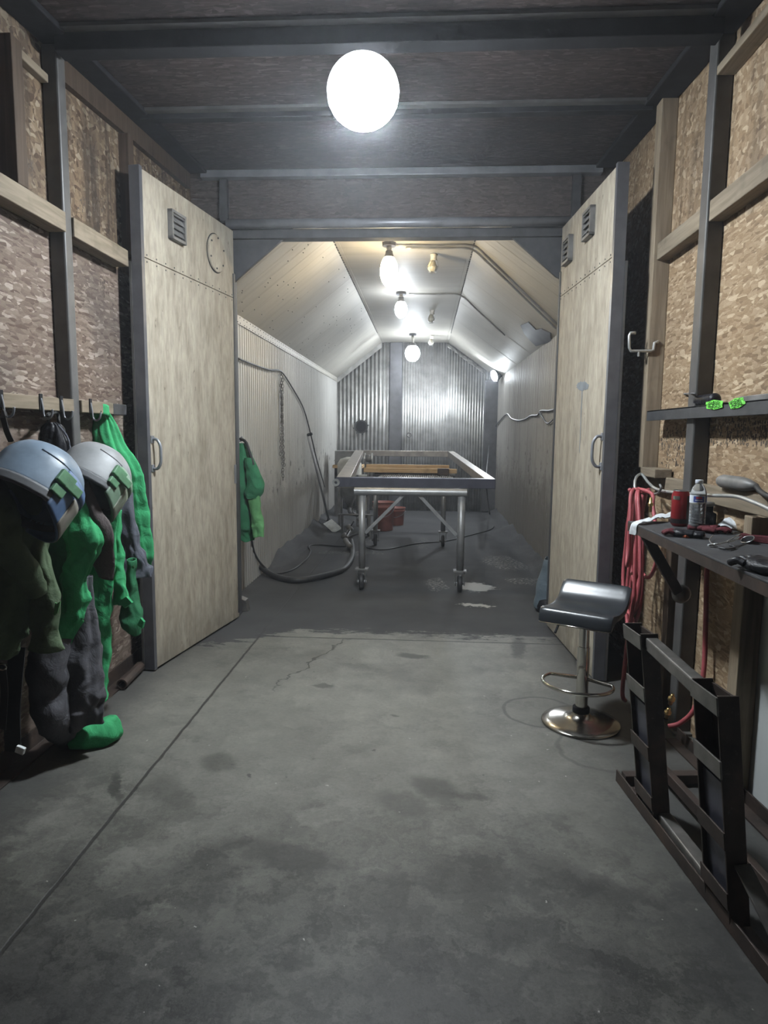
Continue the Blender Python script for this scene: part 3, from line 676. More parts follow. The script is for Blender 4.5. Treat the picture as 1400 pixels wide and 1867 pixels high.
# conduits
def cond(name, pts, r, mat, label, cat, n=4, mb=None):
    return tag(MB().tube(spline(pts, n), r, 8).build(name, M[mat], smooth=True), label, cat)
Pr = V((F1, 0, RZ)); nr = V((RZ-EZ, 0, TR-F1)).normalized(); off = -nr*.013
up = V((0, 0, -.014)); cz = lambda x, y: onP(x, y, (0, 0, RZ), (0, 0, 1))+up
sp = lambda x, y: onP(x, y, Pr+off, nr)
def on_slope_x(xx, y): return V((xx, y, RZ-(xx-F1)*(RZ-EZ)/(TR-F1)))+off
cond('conduit', [(-.28, 6.08, RZ-.012), (.05, 6.1, RZ-.012), (F1-.02, 6.1, RZ-.014), on_slope_x(.55, 6.16), on_slope_x(.93, 6.4), on_slope_x(1.26, 6.6)], .010, 'pipe_steel', 'thin grey conduit from the warm lamp across the booth ceiling and down the slope', 'conduit')
cond('conduit', [(-.2, 6.17, RZ-.012), (.1, 6.19, RZ-.012), (F1-.03, 6.21, RZ-.014), on_slope_x(.55, 6.29), on_slope_x(.93, 6.53), on_slope_x(1.26, 6.75)], .010, 'pipe_steel', 'second grey conduit running just behind the one at the warm lamp', 'conduit')
cond('conduit', [(-.22, 8.15, RZ-.012), (.1, 8.17, RZ-.012), (F1-.02, 8.2, RZ-.014), on_slope_x(.6, 8.35), on_slope_x(.98, 8.6)], .010, 'pipe_steel', 'thin conduit from the further white lamp down the right roof slope', 'conduit')
# dark torn patch on the slope
pts = [(950, 592), (964, 586), (978, 600), (988, 598), (1004, 606), (1006, 622), (985, 628), (978, 630), (966, 618), (956, 606)]
tag(MB().prism([onP(x, y, Pr+off*.05, nr) for x, y in pts], -nr*.012).build('torn_patch', M['galv_dark']), 'dark torn patch on the right roof slope of the booth above the worn wall', 'patch')
# wall cables
xw = TL+.02
cond('wall_cable', [onX(x, y, xw) for x, y in ((433, 653), (460, 664), (490, 674), (512, 677), (530, 702), (553, 744), (566, 790), (578, 840), (592, 888))], .009, 'hose_black', 'dark cable strung along the left booth wall past the hanging chain', 'cable')
for x, y in (): pass
cond('wall_cable', [onX(x, y, TR-.02) for x, y in ((903, 778), (912, 766), (924, 755), (932, 763), (945, 767), (958, 764), (968, 758), (980, 757), (986, 749), (1000, 749), (1012, 746))], .010, 'galv_dark', 'wavy grey cable drooping along the worn right booth wall', 'cable')
cond('wall_cable', [onX(x, y, TR-.02) for x, y in ((984, 752), (990, 762), (998, 772), (1008, 765))], .008, 'galv_dark', 'short cable loop under the wavy cable next to the door with two vents', 'cable')
# chain
ch = MB(); 
def links(px0, py0, px1, py1, jit):
    a, b = onX(px0, py0, TL+.03), onX(px1, py1, TL+.03); L = (b-a).length; n = int(L/.034); d = (b-a).normalized()
    for k in range(n):
        c = a+d*(k+.5)*L/n+V((0, jit*nz((k*.5, px0, 1)), 0)); s = V((0, 1, 0)) if k % 2 else V((1, 0, 0)); s = (s-d*s.dot(d)).normalized()
        ch.tube([c+d*.021*math.cos(q*PI/5)+s*.012*math.sin(q*PI/5) for q in range(10)], .0042, 5, closed=True)
links(513, 684, 516, 876, .02); links(516, 690, 511, 830, .03); links(512, 700, 518, 850, .03)
tag(ch.build('chain', M['machine_grey']), 'steel chain hanging doubled on the left booth wall', 'chain')
tag(MB().tube([onX(513, 680, TL+.05), onX(513, 684, TL-.01)], .007, 8).build('chain_nail', M['machine_grey']), 'nail at the top of the hanging chain', 'nail')
# hanging rod with ring on the back wall
t = thing('rod_with_ring', 'dark hanging rod with a ring on the corrugated end wall', 'rod', onY(745, 845, TYE-.07))
a, b = onY(746, 793, TYE-.07), onY(747, 850, TYE-.07)
MB().tube([a+V((.04*math.cos(k*PI/8), 0, .04*math.sin(k*PI/8))) for k in range(16)], .012, 8, closed=True).build('ring', M['machine_grey'], t, smooth=True)
MB().tube([a-V((0, 0, .04)), b], .010, 8).build('rod', M['machine_grey'], t)
# grit banks
def bank(x0, dx, label, hmax, seed, y0, y1):
    def fn(u, v):
        y = y0+(y1-y0)*v; w = (.75+.5*nz((y*1.7, seed, 0)))*(.4+.6*min(1, max(0, (y-y0)/2.2)))
        zz = hmax*(1-u)**1.6*max(0, .75+.6*nz((y*2.1, u, seed)))*min(1, (y-y0)/.5)*min(1, (y1-y)/.3+.2)
        return V((x0+dx*u*w, y, zz+.0005+.012*(1-u)*nz((y*9, u*7, seed))))
    o = tag(MB().grid(fn, 14, 90).build('grit_bank', M['grit'], smooth=True), label, 'grit'); o['kind'] = 'stuff'
bank(TL+.004, .42, 'dark blasting grit banked along the left booth wall', .15, 1.0, 6.9, 12.3)
bank(TR-.004, -.4, 'dark blasting grit banked along the worn right booth wall', .14, 5.0, 6.4, 12.3)

# ------------------------------------------------------------------ cart with steel frame
t = thing('rolling_cart', 'grey steel pipe cart on castors carrying the big steel frame', 'cart', (-.11, 7.3, 0))
FEET = [onZ(660, 1074), onZ(837, 1080), onZ(805, 997), onZ(683, 995)]
FEET[1].y = FEET[0].y = 6.05; FEET[2].y = FEET[3].y = 8.5
fx = [-.565, .34, .25, -.62]; PZ = onY(745, 897, 6.02).z
for k, q in enumerate(FEET):
    q.x = fx[k]; q.z = 0
    topz = PZ-.03
    MB().tube([(q.x, q.y, .205), (q.x, q.y, topz)], .034 if k in (1,) else .030, 14).build('leg', M['pipe_steel'], t, smooth=True)
    cs = MB().boxp((q.x-.06, q.y-.05, .19), (q.x+.06, q.y+.05, .205))
    for s in (-.042, .036): cs.prism([(q.x+s, q.y-.04, .19), (q.x+s, q.y+.04, .19), (q.x+s, q.y+.02, .06), (q.x+s, q.y-.03, .06)], (.006, 0, 0))
    fk = cs.build('castor_fork', M['machine_grey'], t, bevel=.002)
    MB().lathe([(.001, -.022), (.06, -.022), (.075, -.016), (.078, 0), (.075, .016), (.06, .022), (.001, .022)], (q.x, q.y, .079), 26, Matrix.Rotation(PI/2, 3, 'Y')).build('wheel', M['hose_black'], fk, smooth=True)
    MB().lathe([(.001, -.046), (.014, -.046), (.014, .046), (.001, .046)], (q.x, q.y, .079), 12, Matrix.Rotation(PI/2, 3, 'Y')).build('axle', M['pipe_steel'], fk)
a, b = onY(646, 897, 6.03), onY(851, 899, 6.03); a.z = b.z = PZ
MB().pipe(a, b, .036, .029, 20).build('top_pipe', M['pipe_steel'], t, smooth=False)
MB().pipe((a.x, 8.5, PZ), (b.x, 8.5, PZ), .036, .029, 20).build('top_pipe', M['pipe_steel'], t)
for xx in (-.55, .33): MB().boxp((xx-.025, 6.06, PZ-.06), (xx+.025, 8.47, PZ-.01)).build('side_rail', M['pipe_steel'], t, bevel=.004)
for (x0, z0), (x1, z1) in (((735, 903), (666, 972)), ((764, 903), (832, 976))):
    MB().beam(onY(x0, z0, 6.05), onY(x1, z1, 6.05), .03, .03).build('brace', M['pipe_steel'], t, bevel=.003)
dk = MB()
for k in range(38): dk.boxp((-.53+k*.0225, 6.07, PZ+.012), (-.524+k*.0225, 8.46, PZ+.016))
for k in range(8): dk.boxp((-.55, 6.15+k*.32, PZ+.004), (.33, 6.165+k*.32, PZ+.012))
dk.build('mesh_deck', M['mill_top'], t)
# frame lying on the cart
FZ = PZ+.037; H = .088
t = thing('rectangular_weldment', 'large rectangular steel frame lying on the rolling cart', 'metal frame', (-.13, 8.0, FZ))
fl0, fr0 = onY(612, 880, 6.05), onY(903, 880, 6.05)
yb = 10.35; bl, br = onY(655, 826, yb), onY(822, 826, yb); zb = bl.z-H/2
def bar(a, b, w, m='mill_top', name='bar'): return MB().beam(a, b, w, H).build(name, M[m], t, bevel=.005)
zf = FZ+H/2+.002
A, B = V((fl0.x, 6.07, zf)), V((fr0.x, 6.07, zf)); Cc, D = V((br.x, yb, bl.z)), V((bl.x, yb, bl.z))
bar(A+V((.14, 0, 0)), B, .09, 'blue_steel', 'end_bar')
A2 = A+V((.075, -.05, 0)); bar(A2, D, .13, 'mill_top', 'side_bar')
bar(B+V((-.045, .046, 0)), Cc, .09, 'mill_top', 'side_bar')
bar(D+V((.065, 0, 0)), Cc+V((-.045, 0, 0)), .08, 'mill_top', 'end_bar')
cp = MB().beam(A+V((0, -.052, 0)), A+V((.142, -.052, 0)), .006, H).build('end_plate', M['blue_steel'], t)
e = A+V((.008, -.058, -.005)); MB().pipe(e, e+V((0, -.02, 0)), .034, .014, 18).build('hinge_lug', M['galv'], t)
# loose timbers between cart and frame
ty = 8.32
for k, (x0, x1, dy, lab) in enumerate(((-.86, .33, .10, 'pale fresh timber under the steel frame, the farther upper one of two'), (-.88, .42, -.02, 'pale fresh timber under the steel frame, the nearer one of two'))):
    tag(MB().boxp((x0+.12, ty+dy, PZ+.037), (x1-.02, ty+dy+.09, PZ+.037+(.095 if k == 0 else .055))).build('timber', M['wood_x'], bevel=.004), lab, 'timber')
q = onY(762*.0+ 826, 856, ty-.1); tag(MB().boxp((.16, ty-.09, PZ+.018), (.30, ty-.03, PZ+.10)).build('offcut_block', M['rust'], bevel=.004), 'dark block at the right end of the fresh timbers on the cart', 'block')
q = onZ(670, 866, PZ+.018); tag(MB().lathe([(.001, 0), (.02, 0), (.03, .012), (.03, .03), (.001, .03)], (q.x, 6.6, PZ+.016), 16).build('round_knob', M['machine_grey'], smooth=True), 'small dark round knob on the mesh deck of the cart', 'knob')
q = onY(672, 836, 9.3); t = thing('reel', 'small pale wire reel behind the steel frame near its far left corner', 'reel', q)
for s in (-.05, .05): MB().lathe([(.001, -.008), (.075, -.008), (.075, .008), (.001, .008)], q+V((s, 0, 0)), 24, Matrix.Rotation(PI/2, 3, 'Y')).build('flange', M['galv'], t, smooth=False)
MB().lathe([(.05, -.045), (.05, .045)], q, 20, Matrix.Rotation(PI/2, 3, 'Y')).build('spool', M['machine_grey'], t, smooth=True)
tag(MB().tube([q-V((0, 0, .07)), (q.x, q.y, .0)], .02, 10).build('reel_stand', M['machine_grey']), 'thin grey stand under the small wire reel', 'stand')

# ------------------------------------------------------------------ blast pot, bench and clutter behind the cart
bx, by = -1.12, 10.4
t = thing('blast_machine', 'cream blast pot on legs behind the left end of the steel frame', 'blast machine', (bx, by, 0))
a = onY(637, 900, by); r = .19
MB().lathe([(r, .62), (r+.012, .66), (r+.012, .70), (r, .72), (r, 1.0), (r*.75, 1.07), (.05, 1.1), (.001, 1.1)], (a.x, by, -.03), 28).build('tank', M['tank_cream'], t, smooth=True)
MB().lathe([(.03, .30), (.05, .36), (r, .62)], (a.x, by, -.03), 28).build('hopper', M['machine_grey'], t, smooth=True)
for k in range(4): 
    an = PI/4+k*PI/2; MB().beam((a.x+.2*math.cos(an), by+.2*math.sin(an), 0), (a.x+.2*math.cos(an), by+.2*math.sin(an), .8), .035, .035, (1, 0, 0)).build('leg', M['machine_grey'], t)
MB().tube(spline([(a.x, by, .28), (a.x+.02, by-.05, .2), (a.x+.15, by-.1, .17), (a.x+.3, by-.15, .16)], 5), .03, 10).build('outlet_pipe', M['machine_grey'], t, smooth=True)
MB().tube([(a.x+.12+.06*math.cos(k*PI/8), by-.12, .25+.06*math.sin(k*PI/8)) for k in range(16)], .010, 6, closed=True).build('valve_wheel', M['machine_grey'], t, smooth=True)
# bench with steel box
y0 = 11.0; p0, p1 = onY(606, 848, y0), onY(660, 848, y0); zt = p0.z
t = thing('workbench', 'narrow grey bench against the left booth wall behind the steel frame', 'bench', ((p0.x+p1.x)/2, y0+.2, 0))
MB().boxp((max(p0.x, TL+.02), y0, zt-.05), (p1.x, y0+.45, zt)).build('benchtop', M['wood_x'], t, bevel=.004)
for xx in (max(p0.x, TL+.02)+.03, p1.x-.05):
    for yy in (y0+.03, y0+.4): MB().boxp((xx, yy, 0), (xx+.045, yy+.04, zt-.05)).build('leg', M['machine_grey'], t, bevel=.003)
MB().boxp((max(p0.x, TL+.02)+.03, y0+.03, zt-.24), (p1.x, y0+.05, zt-.06)).build('apron', M['machine_grey'], t)
t = thing('steel_box', 'dark grey steel box standing on the bench by the corrugated end wall', 'box', ((p0.x+p1.x)/2, y0+.2, zt))
b0, b1 = onY(610, 822, y0), onY(652, 822, y0)
MB().boxp((max(b0.x, TL+.03), y0+.02, zt+.001), (b1.x+.02, y0+.4, b0.z)).build('box_body', M['machine_grey'], t, bevel=.006)
MB().boxp((max(b0.x, TL+.03)-.008, y0+.01, zt+.07), (b1.x+.03, y0+.42, zt+.085)).build('box_rim', M['machine_grey'], t, bevel=.002)
# hopper panels under the frame
t = thing('steel_cabinet', 'tall pale cabinet panel between blast pot and red buckets', 'cabinet', (-.86, 9.9, 0))
q0, q1 = onY(653, 925, 9.9), onY(672, 925, 9.9)
MB().boxp((q0.x, 9.9, .28), (q1.x, 10.1, .82)).build('cabinet_body', M['tank_cream'], t, bevel=.01)
for xx in (q0.x+.01, q1.x-.03):
    for yy in (9.91, 10.07): MB().boxp((xx, yy, 0), (xx+.02, yy+.02, .28)).build('leg', M['machine_grey'], t)
MB().boxp((q0.x+.03, 9.885, .5), (q1.x-.03, 9.9, .7)).build('cabinet_door', M['machine_grey'], t, bevel=.003)
def bucket(px, py, Y, rt, rb, hh, label):
    c = onZ(px, py); c = V((c.x*Y/c.y, Y, 0)); t = thing('bucket', label, 'bucket', c)
    MB().lathe([(.001, 0), (rb, 0), (rb+.004, .01), (rt-.012, hh*.78), (rt, hh*.80), (rt, hh*.85), (rt-.006, hh*.86), (rt, hh), (rt+.006, hh), (rt+.004, hh-.012), (rt-.01, hh-.012), (rb-.008, .012), (.001, .012)], c, 30, caps=False).build('pail', M['terracotta'], t, smooth=True)
    MB().tube(spline([c+V((rt+.008, 0, hh*.82)), c+V((rt*.7, -rt*.75, hh*.62)), c+V((0, -rt-.02, hh*.5)), c+V((-rt*.7, -rt*.75, hh*.62)), c+V((-rt-.008, 0, hh*.82))], 6), .003, 6).build('bail', M['wire'], t)
bucket(699, 966, 9.9, .165, .135, .43, 'taller reddish plastic bucket under the rolling cart')
bucket(721, 957, 10.5, .15, .12, .28, 'shorter reddish plastic bucket beside the taller one under the cart')
# valve manifold on the floor
q = onZ(648, 995); t = thing('valve_manifold', 'sooty cluster of pipe fittings and valves on the floor left of the cart', 'valve', q)
m = MB(); m.tube(spline([q+V((-.14, .5, .10)), q+V((-.10, .2, .16)), q+V((-.12, -.1, .10)), q+V((-.02, -.45, .06))], 6), .035, 10)
m.build('pipe_elbow', M['machine_grey'], t, smooth=True)
for dx, dy, dz in ((-.10, .2, .2), (-.12, -.1, .13), (.02, .45, .28)):
    MB().lathe([(.001, -.03), (.05, -.03), (.055, 0), (.05, .03), (.001, .03)], q+V((dx, dy, dz)), 18, Matrix.Rotation(.9, 3, 'Y')).build('valve_body', M['machine_grey'], t, smooth=True)
    MB().tube([q+V((dx, dy, dz)), q+V((dx+.06, dy-.02, dz+.10))], .009, 8).build('valve_lever', M['galv_dark'], t)
MB().tube([(q.x-.3, q.y+.6, .33), (q.x+.18, q.y+.6, .33)], .012, 8).build('cross_rod', M['machine_grey'], t)
for xx in (-.26, .12): MB().boxp((q.x+xx, q.y+.585, 0), (q.x+xx+.03, q.y+.615, .33)).build('support', M['machine_grey'], t)
MB().tube(spline([q+V((-.12, -.1, .1)), q+V((.1, -.15, .2)), q+V((.16, .1, .12)), q+V((.05, .3, .04))], 6), .014, 8).build('whip_hose', M['hose_black'], t, smooth=True)
MB().lathe([(.001, -.02), (.045, -.02), (.045, .02), (.001, .02)], q+V((.02, .45, .2)), 14).build('cap', M['machine_grey'], t)
# hoses on the floor
def floor_path(pts, z): return [onZ(x, y, z if len(p) == 2 else p[2]) for p in pts for x, y in (p[:2],)]
hz = lambda pts, r, sd: [onZ(p[0], p[1], p[2] if len(p) > 2 else r) for p in pts]
cond('blast_hose', hz([(446, 982, .32), (455, 1010, .20), (474, 1032, .09), (500, 1050, .032), (540, 1058), (585, 1051), (625, 1038), (641, 1018), (643, 1000), (640, 985)], .032, 0), .030, 'hose_black', 'thick black blast hose curving over the grit floor to the valve cluster', 'hose', 8)
cond('thin_hose', hz([(459, 985, .42), (464, 1008, .27), (478, 1030, .12), (500, 1045, .02), (530, 1040), (556, 1022), (566, 1006), (563, 996), (580, 993), (625, 996), (640, 990)], .011, 0), .010, 'hose_black', 'thin dark hose looping on the grit floor beside the thick blast hose', 'hose', 8)
cond('air_line', hz([(668, 998), (700, 1002), (760, 991), (815, 986), (860, 975), (893, 966), (900, 960)], .009, 0), .008, 'hose_black', 'thin dark line lying across the grit floor under the cart', 'hose', 6)
cond('power_cord', [onZ(893, 940, .0)+V((0, 0, .01)), onY(888, 900, 9.6), onY(887, 860, 9.9), onX(893, 800, TR-.03)], .009, 'hose_black', 'dark cord hanging behind the right end of the steel frame', 'cord', 6)
# scraper leaning on the left wall
a = onX(561, 793, TL+.06); b = onZ(599, 946, .14); t = thing('floor_scraper', 'long handled floor scraper with shiny white blade leaning on the left booth wall', 'scraper', b)
MB().tube([a, b], .017, 12).build('handle', M['pipe_steel'], t, smooth=True)
MB().tube([a+(a-b).normalized()*.0, a+V((.06, -.03, .015))], .02, 10).build('grip', M['black_steel'], t)
h0, h1 = onZ(597, 951, .12), onZ(616, 968, .015); w = V((.8, .5, .45))
d_ = (h1-h0); n_ = d_.cross(w).normalized(); n_ = n_ if n_.z > 0 else -n_; w = (n_.cross(d_)).normalized()*.075
MB().prism([h0-w, h1-w, h1+w, h0+w], n_*.006).build('blade', M['white_plastic'], t, bevel=.001)
MB().tube([b, h0], .02, 10).build('ferrule', M['black_steel'], t)
# door wedge
q = onZ(446, 1112); t = MB().prism([q+V((-.03, -.05, 0)), q+V((.04, -.05, 0)), q+V((.02, -.05, .09)), q+V((-.03, -.05, .11))], (0, .09, 0)).build('door_wedge', M['rust_light'], bevel=.004)
tag(t, 'small metal wedge on the floor at the foot of the door with round plug', 'wedge')
# ------------------------------------------------------------------ hanging work clothes
def garment(levels, rv=.45, folds=5, amp=.07, sway=.6, nzr=60, nt=84, seed=0.0, crumple=.006, hvmin=.03, tilt=0.0, crease=.024):
    def fn(u, v):
        y, xl, xr, Y0 = lerp_keys(levels, v)
        L, R = onY(xl, y, Y0), onY(xr, y, Y0); c = (L+R)/2; hu = (R-L).length/2; hv = max(hu*rv, hvmin)
        ax = V((math.cos(tilt), math.sin(tilt), 0)); ay = V((-math.sin(tilt), math.cos(tilt), 0))
        th = 2*PI*u; ph = seed+sway*3*nz((v*1.5, seed, 0))
        w = 1+amp*math.sin(folds*th+ph+v*1.3)+amp*.5*math.sin((folds*2+1)*th-ph*1.7+v*3)-amp
        c0 = c+ax*hu*math.cos(th)+ay*hv*math.sin(th); sc_ = V((c0.x, c0.y, c0.z*.55))
        rg = 1-abs(nz(sc_, 7.5, seed+9))*2; rg2 = 1-abs(nz(c0, 15, seed+5))*2
        dr = crease*(.25+v)*(.75*(rg-.55)+.35*(rg2-.5))
        p = c+(ax*hu*math.cos(th)*w+ay*hv*math.sin(th)*w)+(ax*math.cos(th)+ay*math.sin(th))*dr
        k = crumple*(.4+1.1*v)
        return p+V((nz(p, 14, seed), nz(p, 13, seed+2), nz(p, 15, seed+4)))*k*2+V((nz(p, 5, seed), nz(p, 5, seed+2), 0))*k*1.6
    return MB().grid(fn, nt, nzr, cu=True)
def cloth(name, levels, mat, parent, **k):
    return garment(levels, **k).build(name, M[mat], parent, smooth=True, solid=.004)
def sleeve(name, pts, rad, mat, parent, seed=0.0, n=8):
    P_ = spline(pts, n); N = len(P_); rr = [lerp_keys([(r,) for r in rad], i/(N-1))[0] for i in range(N)]
    m = MB().tube(P_, rr, 28, caps=False)
    m.v = [v+V((1, -.6, 0))*.012*(1-2*abs(nz((v.x, v.y, v.z*.8), 11, seed+3)))+V((nz(v, 12, seed), nz(v, 13, seed+1), nz(v, 14, seed+2)))*.008+V((nz(v, 30, seed), nz(v, 28, seed+1), 0))*.006 for v in m.v]
    return m.build(name, M[mat], parent, smooth=True, solid=.004)
def sheet(name, poly2, Y0s, mat, parent, thick=.004, seed=0.0):
    """strip of quads: rows of (xl, yl, xr, yr, Y)"""
    def fn(u, v):
        xl, yl, xr, yr, Y0 = lerp_keys(poly2, v); a, b = onY(xl, yl, Y0), onY(xr, yr, Y0+Y0s)
        p = a.lerp(b, u); return p+V((0, -.012*math.sin(PI*u), 0))+V((nz(p, 11, seed), nz(p, 9, seed+1), nz(p, 12, seed+2)))*.012
    return MB().grid(fn, 10, 26).build(name, M[mat], parent, smooth=True, solid=thick)
HX = XL+.088
def coat_hook(px, label):
    q = onX(px, 735, HX+.006); y = q.y; t = thing('coat_hook', label, 'hook', (HX, y, zr-.06), 'steel coat hooks on the wooden rail')
    MB().boxp((HX, y-.012, zr-.032), (HX+.006, y+.012, zr+.04)).build('clip', M['black_steel'], t, bevel=.002)
    MB().tube(spline([(HX+.003, y, zr+.02), (HX+.010, y, zr-.02), (HX+.014, y, zr-.055), (HX+.03, y, zr-.068), (HX+.048, y, zr-.055), (HX+.054, y, zr-.028)], 6), .005, 8).build('prong', M['grey_steel'], t, smooth=True)
    return V((HX+.03, y, zr-.060))
h0 = coat_hook(4, 'dark coat hook at the near end of the wooden rail with the black strap')
h1 = coat_hook(76, 'dark coat hook holding the black hood, just before the steel post')
h1b = coat_hook(113, 'dark coat hook against the near side of the steel post')
h2 = coat_hook(166, 'dark coat hook beside the bright green coat beyond the steel post')

# olive blast jacket under the blue helmet
Y1 = 2.50
t = thing('blast_jacket', 'worn olive green canvas jacket hanging below the blue grey helmet', 'jacket', onY(20, 1190, Y1))
cloth('torso', [(845, -30, 62, Y1+.02), (900, -45, 76, Y1+.02), (960, -48, 84, Y1), (1040, -50, 78, Y1), (1120, -55, 64, Y1), (1192, -60, 26, Y1)], 'olive', t, rv=.8, folds=5, amp=.05, seed=1.3)
cloth('sleeve', [(920, 40, 78, Y1+.02), (960, 50, 84, Y1), (1003, 58, 86, Y1-.02), (1060, 60, 97, Y1-.03), (1120, 60, 107, Y1-.04), (1184, 57, 112, Y1-.03)], 'olive', t, rv=.7, folds=3, amp=.05, seed=4.1)
sleeve('sleeve', [onY(-25, 885, Y1-.10), onY(2, 940, Y1-.17), onY(8, 985, Y1-.21), onY(32, 1022, Y1-.20), onY(66, 1078, Y1-.12)], [.06, .055, .052, .05, .036], 'olive', t, 2.2)
tg = MB().grid(lambda u, v: onY(101+10*u*(1-.3*v)-3*v, 1098+22*v+2*math.sin(5*u), Y1-.125), 6, 6).build('torn_tab', M['green_pale'], t, smooth=True, solid=.004)
# green jacket with taupe lining behind it
Y2 = 2.78
t = thing('blast_jacket', 'green cotton jacket with dark taupe lining between the two helmets', 'jacket', onY(130, 1180, Y2))
cloth('torso', [(860, 80, 150, Y2+.06), (930, 78, 150, Y2+.06), (1020, 76, 140, Y2+.06), (1110, 74, 135, Y2+.05), (1178, 70, 122, Y2+.05)], 'green_dark', t, rv=.6, folds=4, amp=.06, seed=2.6)
cloth('sleeve', [(885, 106, 146, Y2-.06), (930, 112, 164, Y2-.07), (968, 114, 180, Y2-.09), (988, 116, 188, Y2-.10), (1005, 118, 178, Y2-.10), (1045, 117, 166, Y2-.09), (1095, 116, 154, Y2-.07), (1140, 106, 138, Y2-.06), (1180, 100, 130, Y2-.06)], 'green', t, rv=.55, folds=3, amp=.09, seed=6.4, crumple=.011)
sheet('lining_flap', [(140, 893, 160, 876, 2.72), (158, 925, 176, 915, 2.71), (172, 958, 199, 955, 2.70), (176, 982, 210, 984, 2.70), (170, 1008, 210, 1005, 2.71), (172, 1030, 207, 1032, 2.71), (180, 1052, 204, 1057, 2.72)], .02, 'lining', t, seed=3.0)
# grey coverall under it, reaching the floor
Y3 = 2.74
t = thing('coverall', 'grey coverall with green cuff trailing on the floor', 'coverall', onY(130, 1350, Y3))
cloth('trouser_leg', [(1050, 120, 168, Y3+.06), (1100, 112, 173, Y3+.05), (1180, 92, 182, Y3+.03), (1240, 84, 187, Y3+.01), (1290, 84, 187, Y3), (1322, 96, 180, Y3)], 'grey_cloth', t, rv=.55, folds=4, amp=.07, seed=5.5)
q = lambda x, y, z=.03: onZ(x, y, z)
sleeve('trouser_leg', [onY(92, 1165, 2.70), onY(86, 1220, 2.66), onY(88, 1272, 2.66), onY(98, 1312, 2.66), q(122, 1338, .05), q(150, 1340, .035), q(178, 1334, .03)], [.075, .08, .075, .068, .06, .052, .055], 'grey_cloth', t, 8.2)
sleeve('green_cuff', [q(132, 1344, .05), q(155, 1343, .052), q(182, 1336, .052), q(207, 1324, .05)], [.048, .055, .062, .056], 'green', t, 9.3)
sheet('green_leg_edge', [(66, 1150, 84, 1150, 2.62), (60, 1230, 80, 1230, 2.62), (66, 1290, 92, 1300, 2.62), (80, 1335, 112, 1338, 2.62)], .02, 'green_dark', t, seed=7.7)
# helmet two's green jacket, long panel to the floor
Y4 = 3.02
t = thing('blast_jacket', 'bright green jacket with buttoned cuff below the grey green helmet, long panel reaching the floor', 'jacket', onY(195, 1275, Y4))
cloth('torso', [(870, 160, 232, Y4), (940, 160, 214, Y4), (1040, 155, 212, Y4), (1100, 152, 206, Y4), (1180, 160, 203, Y4), (1240, 178, 197, Y4-.02), (1276, 184, 191, Y4-.05)], 'green', t, rv=.5, folds=4, amp=.06, seed=9.1)
s_ = cloth('sleeve', [(930, 190, 222, Y4+.06), (980, 202, 220, Y4+.06), (1030, 204, 226, Y4+.05), (1075, 206, 233, Y4+.04), (1098, 206, 236, Y4+.04)], 'green', t, rv=.8, folds=3, amp=.06, seed=3.7)
MB().prism([onY(x, y, Y4-.02) for x, y in ((215, 1097), (230, 1088), (240, 1099), (227, 1109))], (.004, .012, 0)).build('cuff_tab', M['green'], s_)
cloth('lower_sleeve', [(1020, 234, 247, Y4+.22), (1060, 230, 248, Y4+.22), (1100, 221, 254, Y4+.22), (1130, 216, 260, Y4+.22), (1150, 224, 259, Y4+.22), (1156, 232, 255, Y4+.22)], 'green_dark', t, rv=.8, folds=3, amp=.06, seed=5.9, crumple=.01)
MB().prism([onY(x, y, Y4+.15) for x, y in ((250, 1140), (256, 1127), (262, 1134), (259, 1146))], (.004, .012, 0)).build('cuff_tab', M['green'], t)
# slate grey coat
Y5 = 3.36
t = thing('work_coat', 'slate grey coat with snapped cuff between grey green helmet and plywood door', 'coat', onY(250, 1055, Y5))
cloth('sleeve', [(838, 190, 222, Y5), (880, 202, 238, Y5), (920, 206, 248, Y5-.02), (960, 214, 254, Y5-.04), (985, 222, 257, Y5-.05), (1005, 230, 266, Y5-.05), (1030, 238, 277, Y5-.05), (1046, 240, 279, Y5-.05), (1054, 246, 276, Y5-.05)], 'slate_cloth', t, rv=.7, folds=3, amp=.09, seed=2.9, crumple=.010)
cloth('inner_panel', [(950, 214, 236, Y5+.08), (990, 218, 242, Y5+.08), (1030, 222, 242, Y5+.08), (1056, 226, 236, Y5+.08)], 'slate_cloth', t, rv=.4, folds=3, amp=.05, seed=8.8)
p = onY(243, 1034, Y5-.16); MB().lathe([(.001, 0), (.008, 0), (.007, .004), (.001, .005)], p, 14, Matrix.Rotation(PI/2, 3, 'X')).build('snap', M['chrome'], t)
# bright green coat on the far hook
Y6 = 3.50
t = thing('work_coat', 'bright green coat gathered on a hook by its collar loop beside the plywood door', 'coat', onY(220, 1035, Y6))
cloth('coat_body', [(744, 170, 194, Y6-.03), (762, 166, 203, Y6), (800, 168, 221, Y6), (850, 172, 250, Y6), (900, 182, 263, Y6), (960, 200, 270, Y6), (1010, 216, 277, Y6), (1036, 232, 280, Y6)], 'green', t, rv=.5, folds=5, amp=.14, seed=7.2, sway=.3)
def collar(u, v):
    a = 2*PI*u; c = onY(182, 748, Y6-.04); return c+V((.042*math.cos(a), .05*math.sin(a), -.035+.055*v+.012*math.cos(a+1)+.006*nz((u*6, v, 3))))
MB().grid(collar, 28, 6, cu=True).build('collar_loop', M['green'], t, smooth=True, solid=.006)
p = onY(182, 751, Y6-.10); MB().lathe([(.001, 0), (.010, 0), (.009, .005), (.001, .007)], p, 16, Matrix.Rotation(PI/2, 3, 'X')).build('snap', M['chrome'], t)
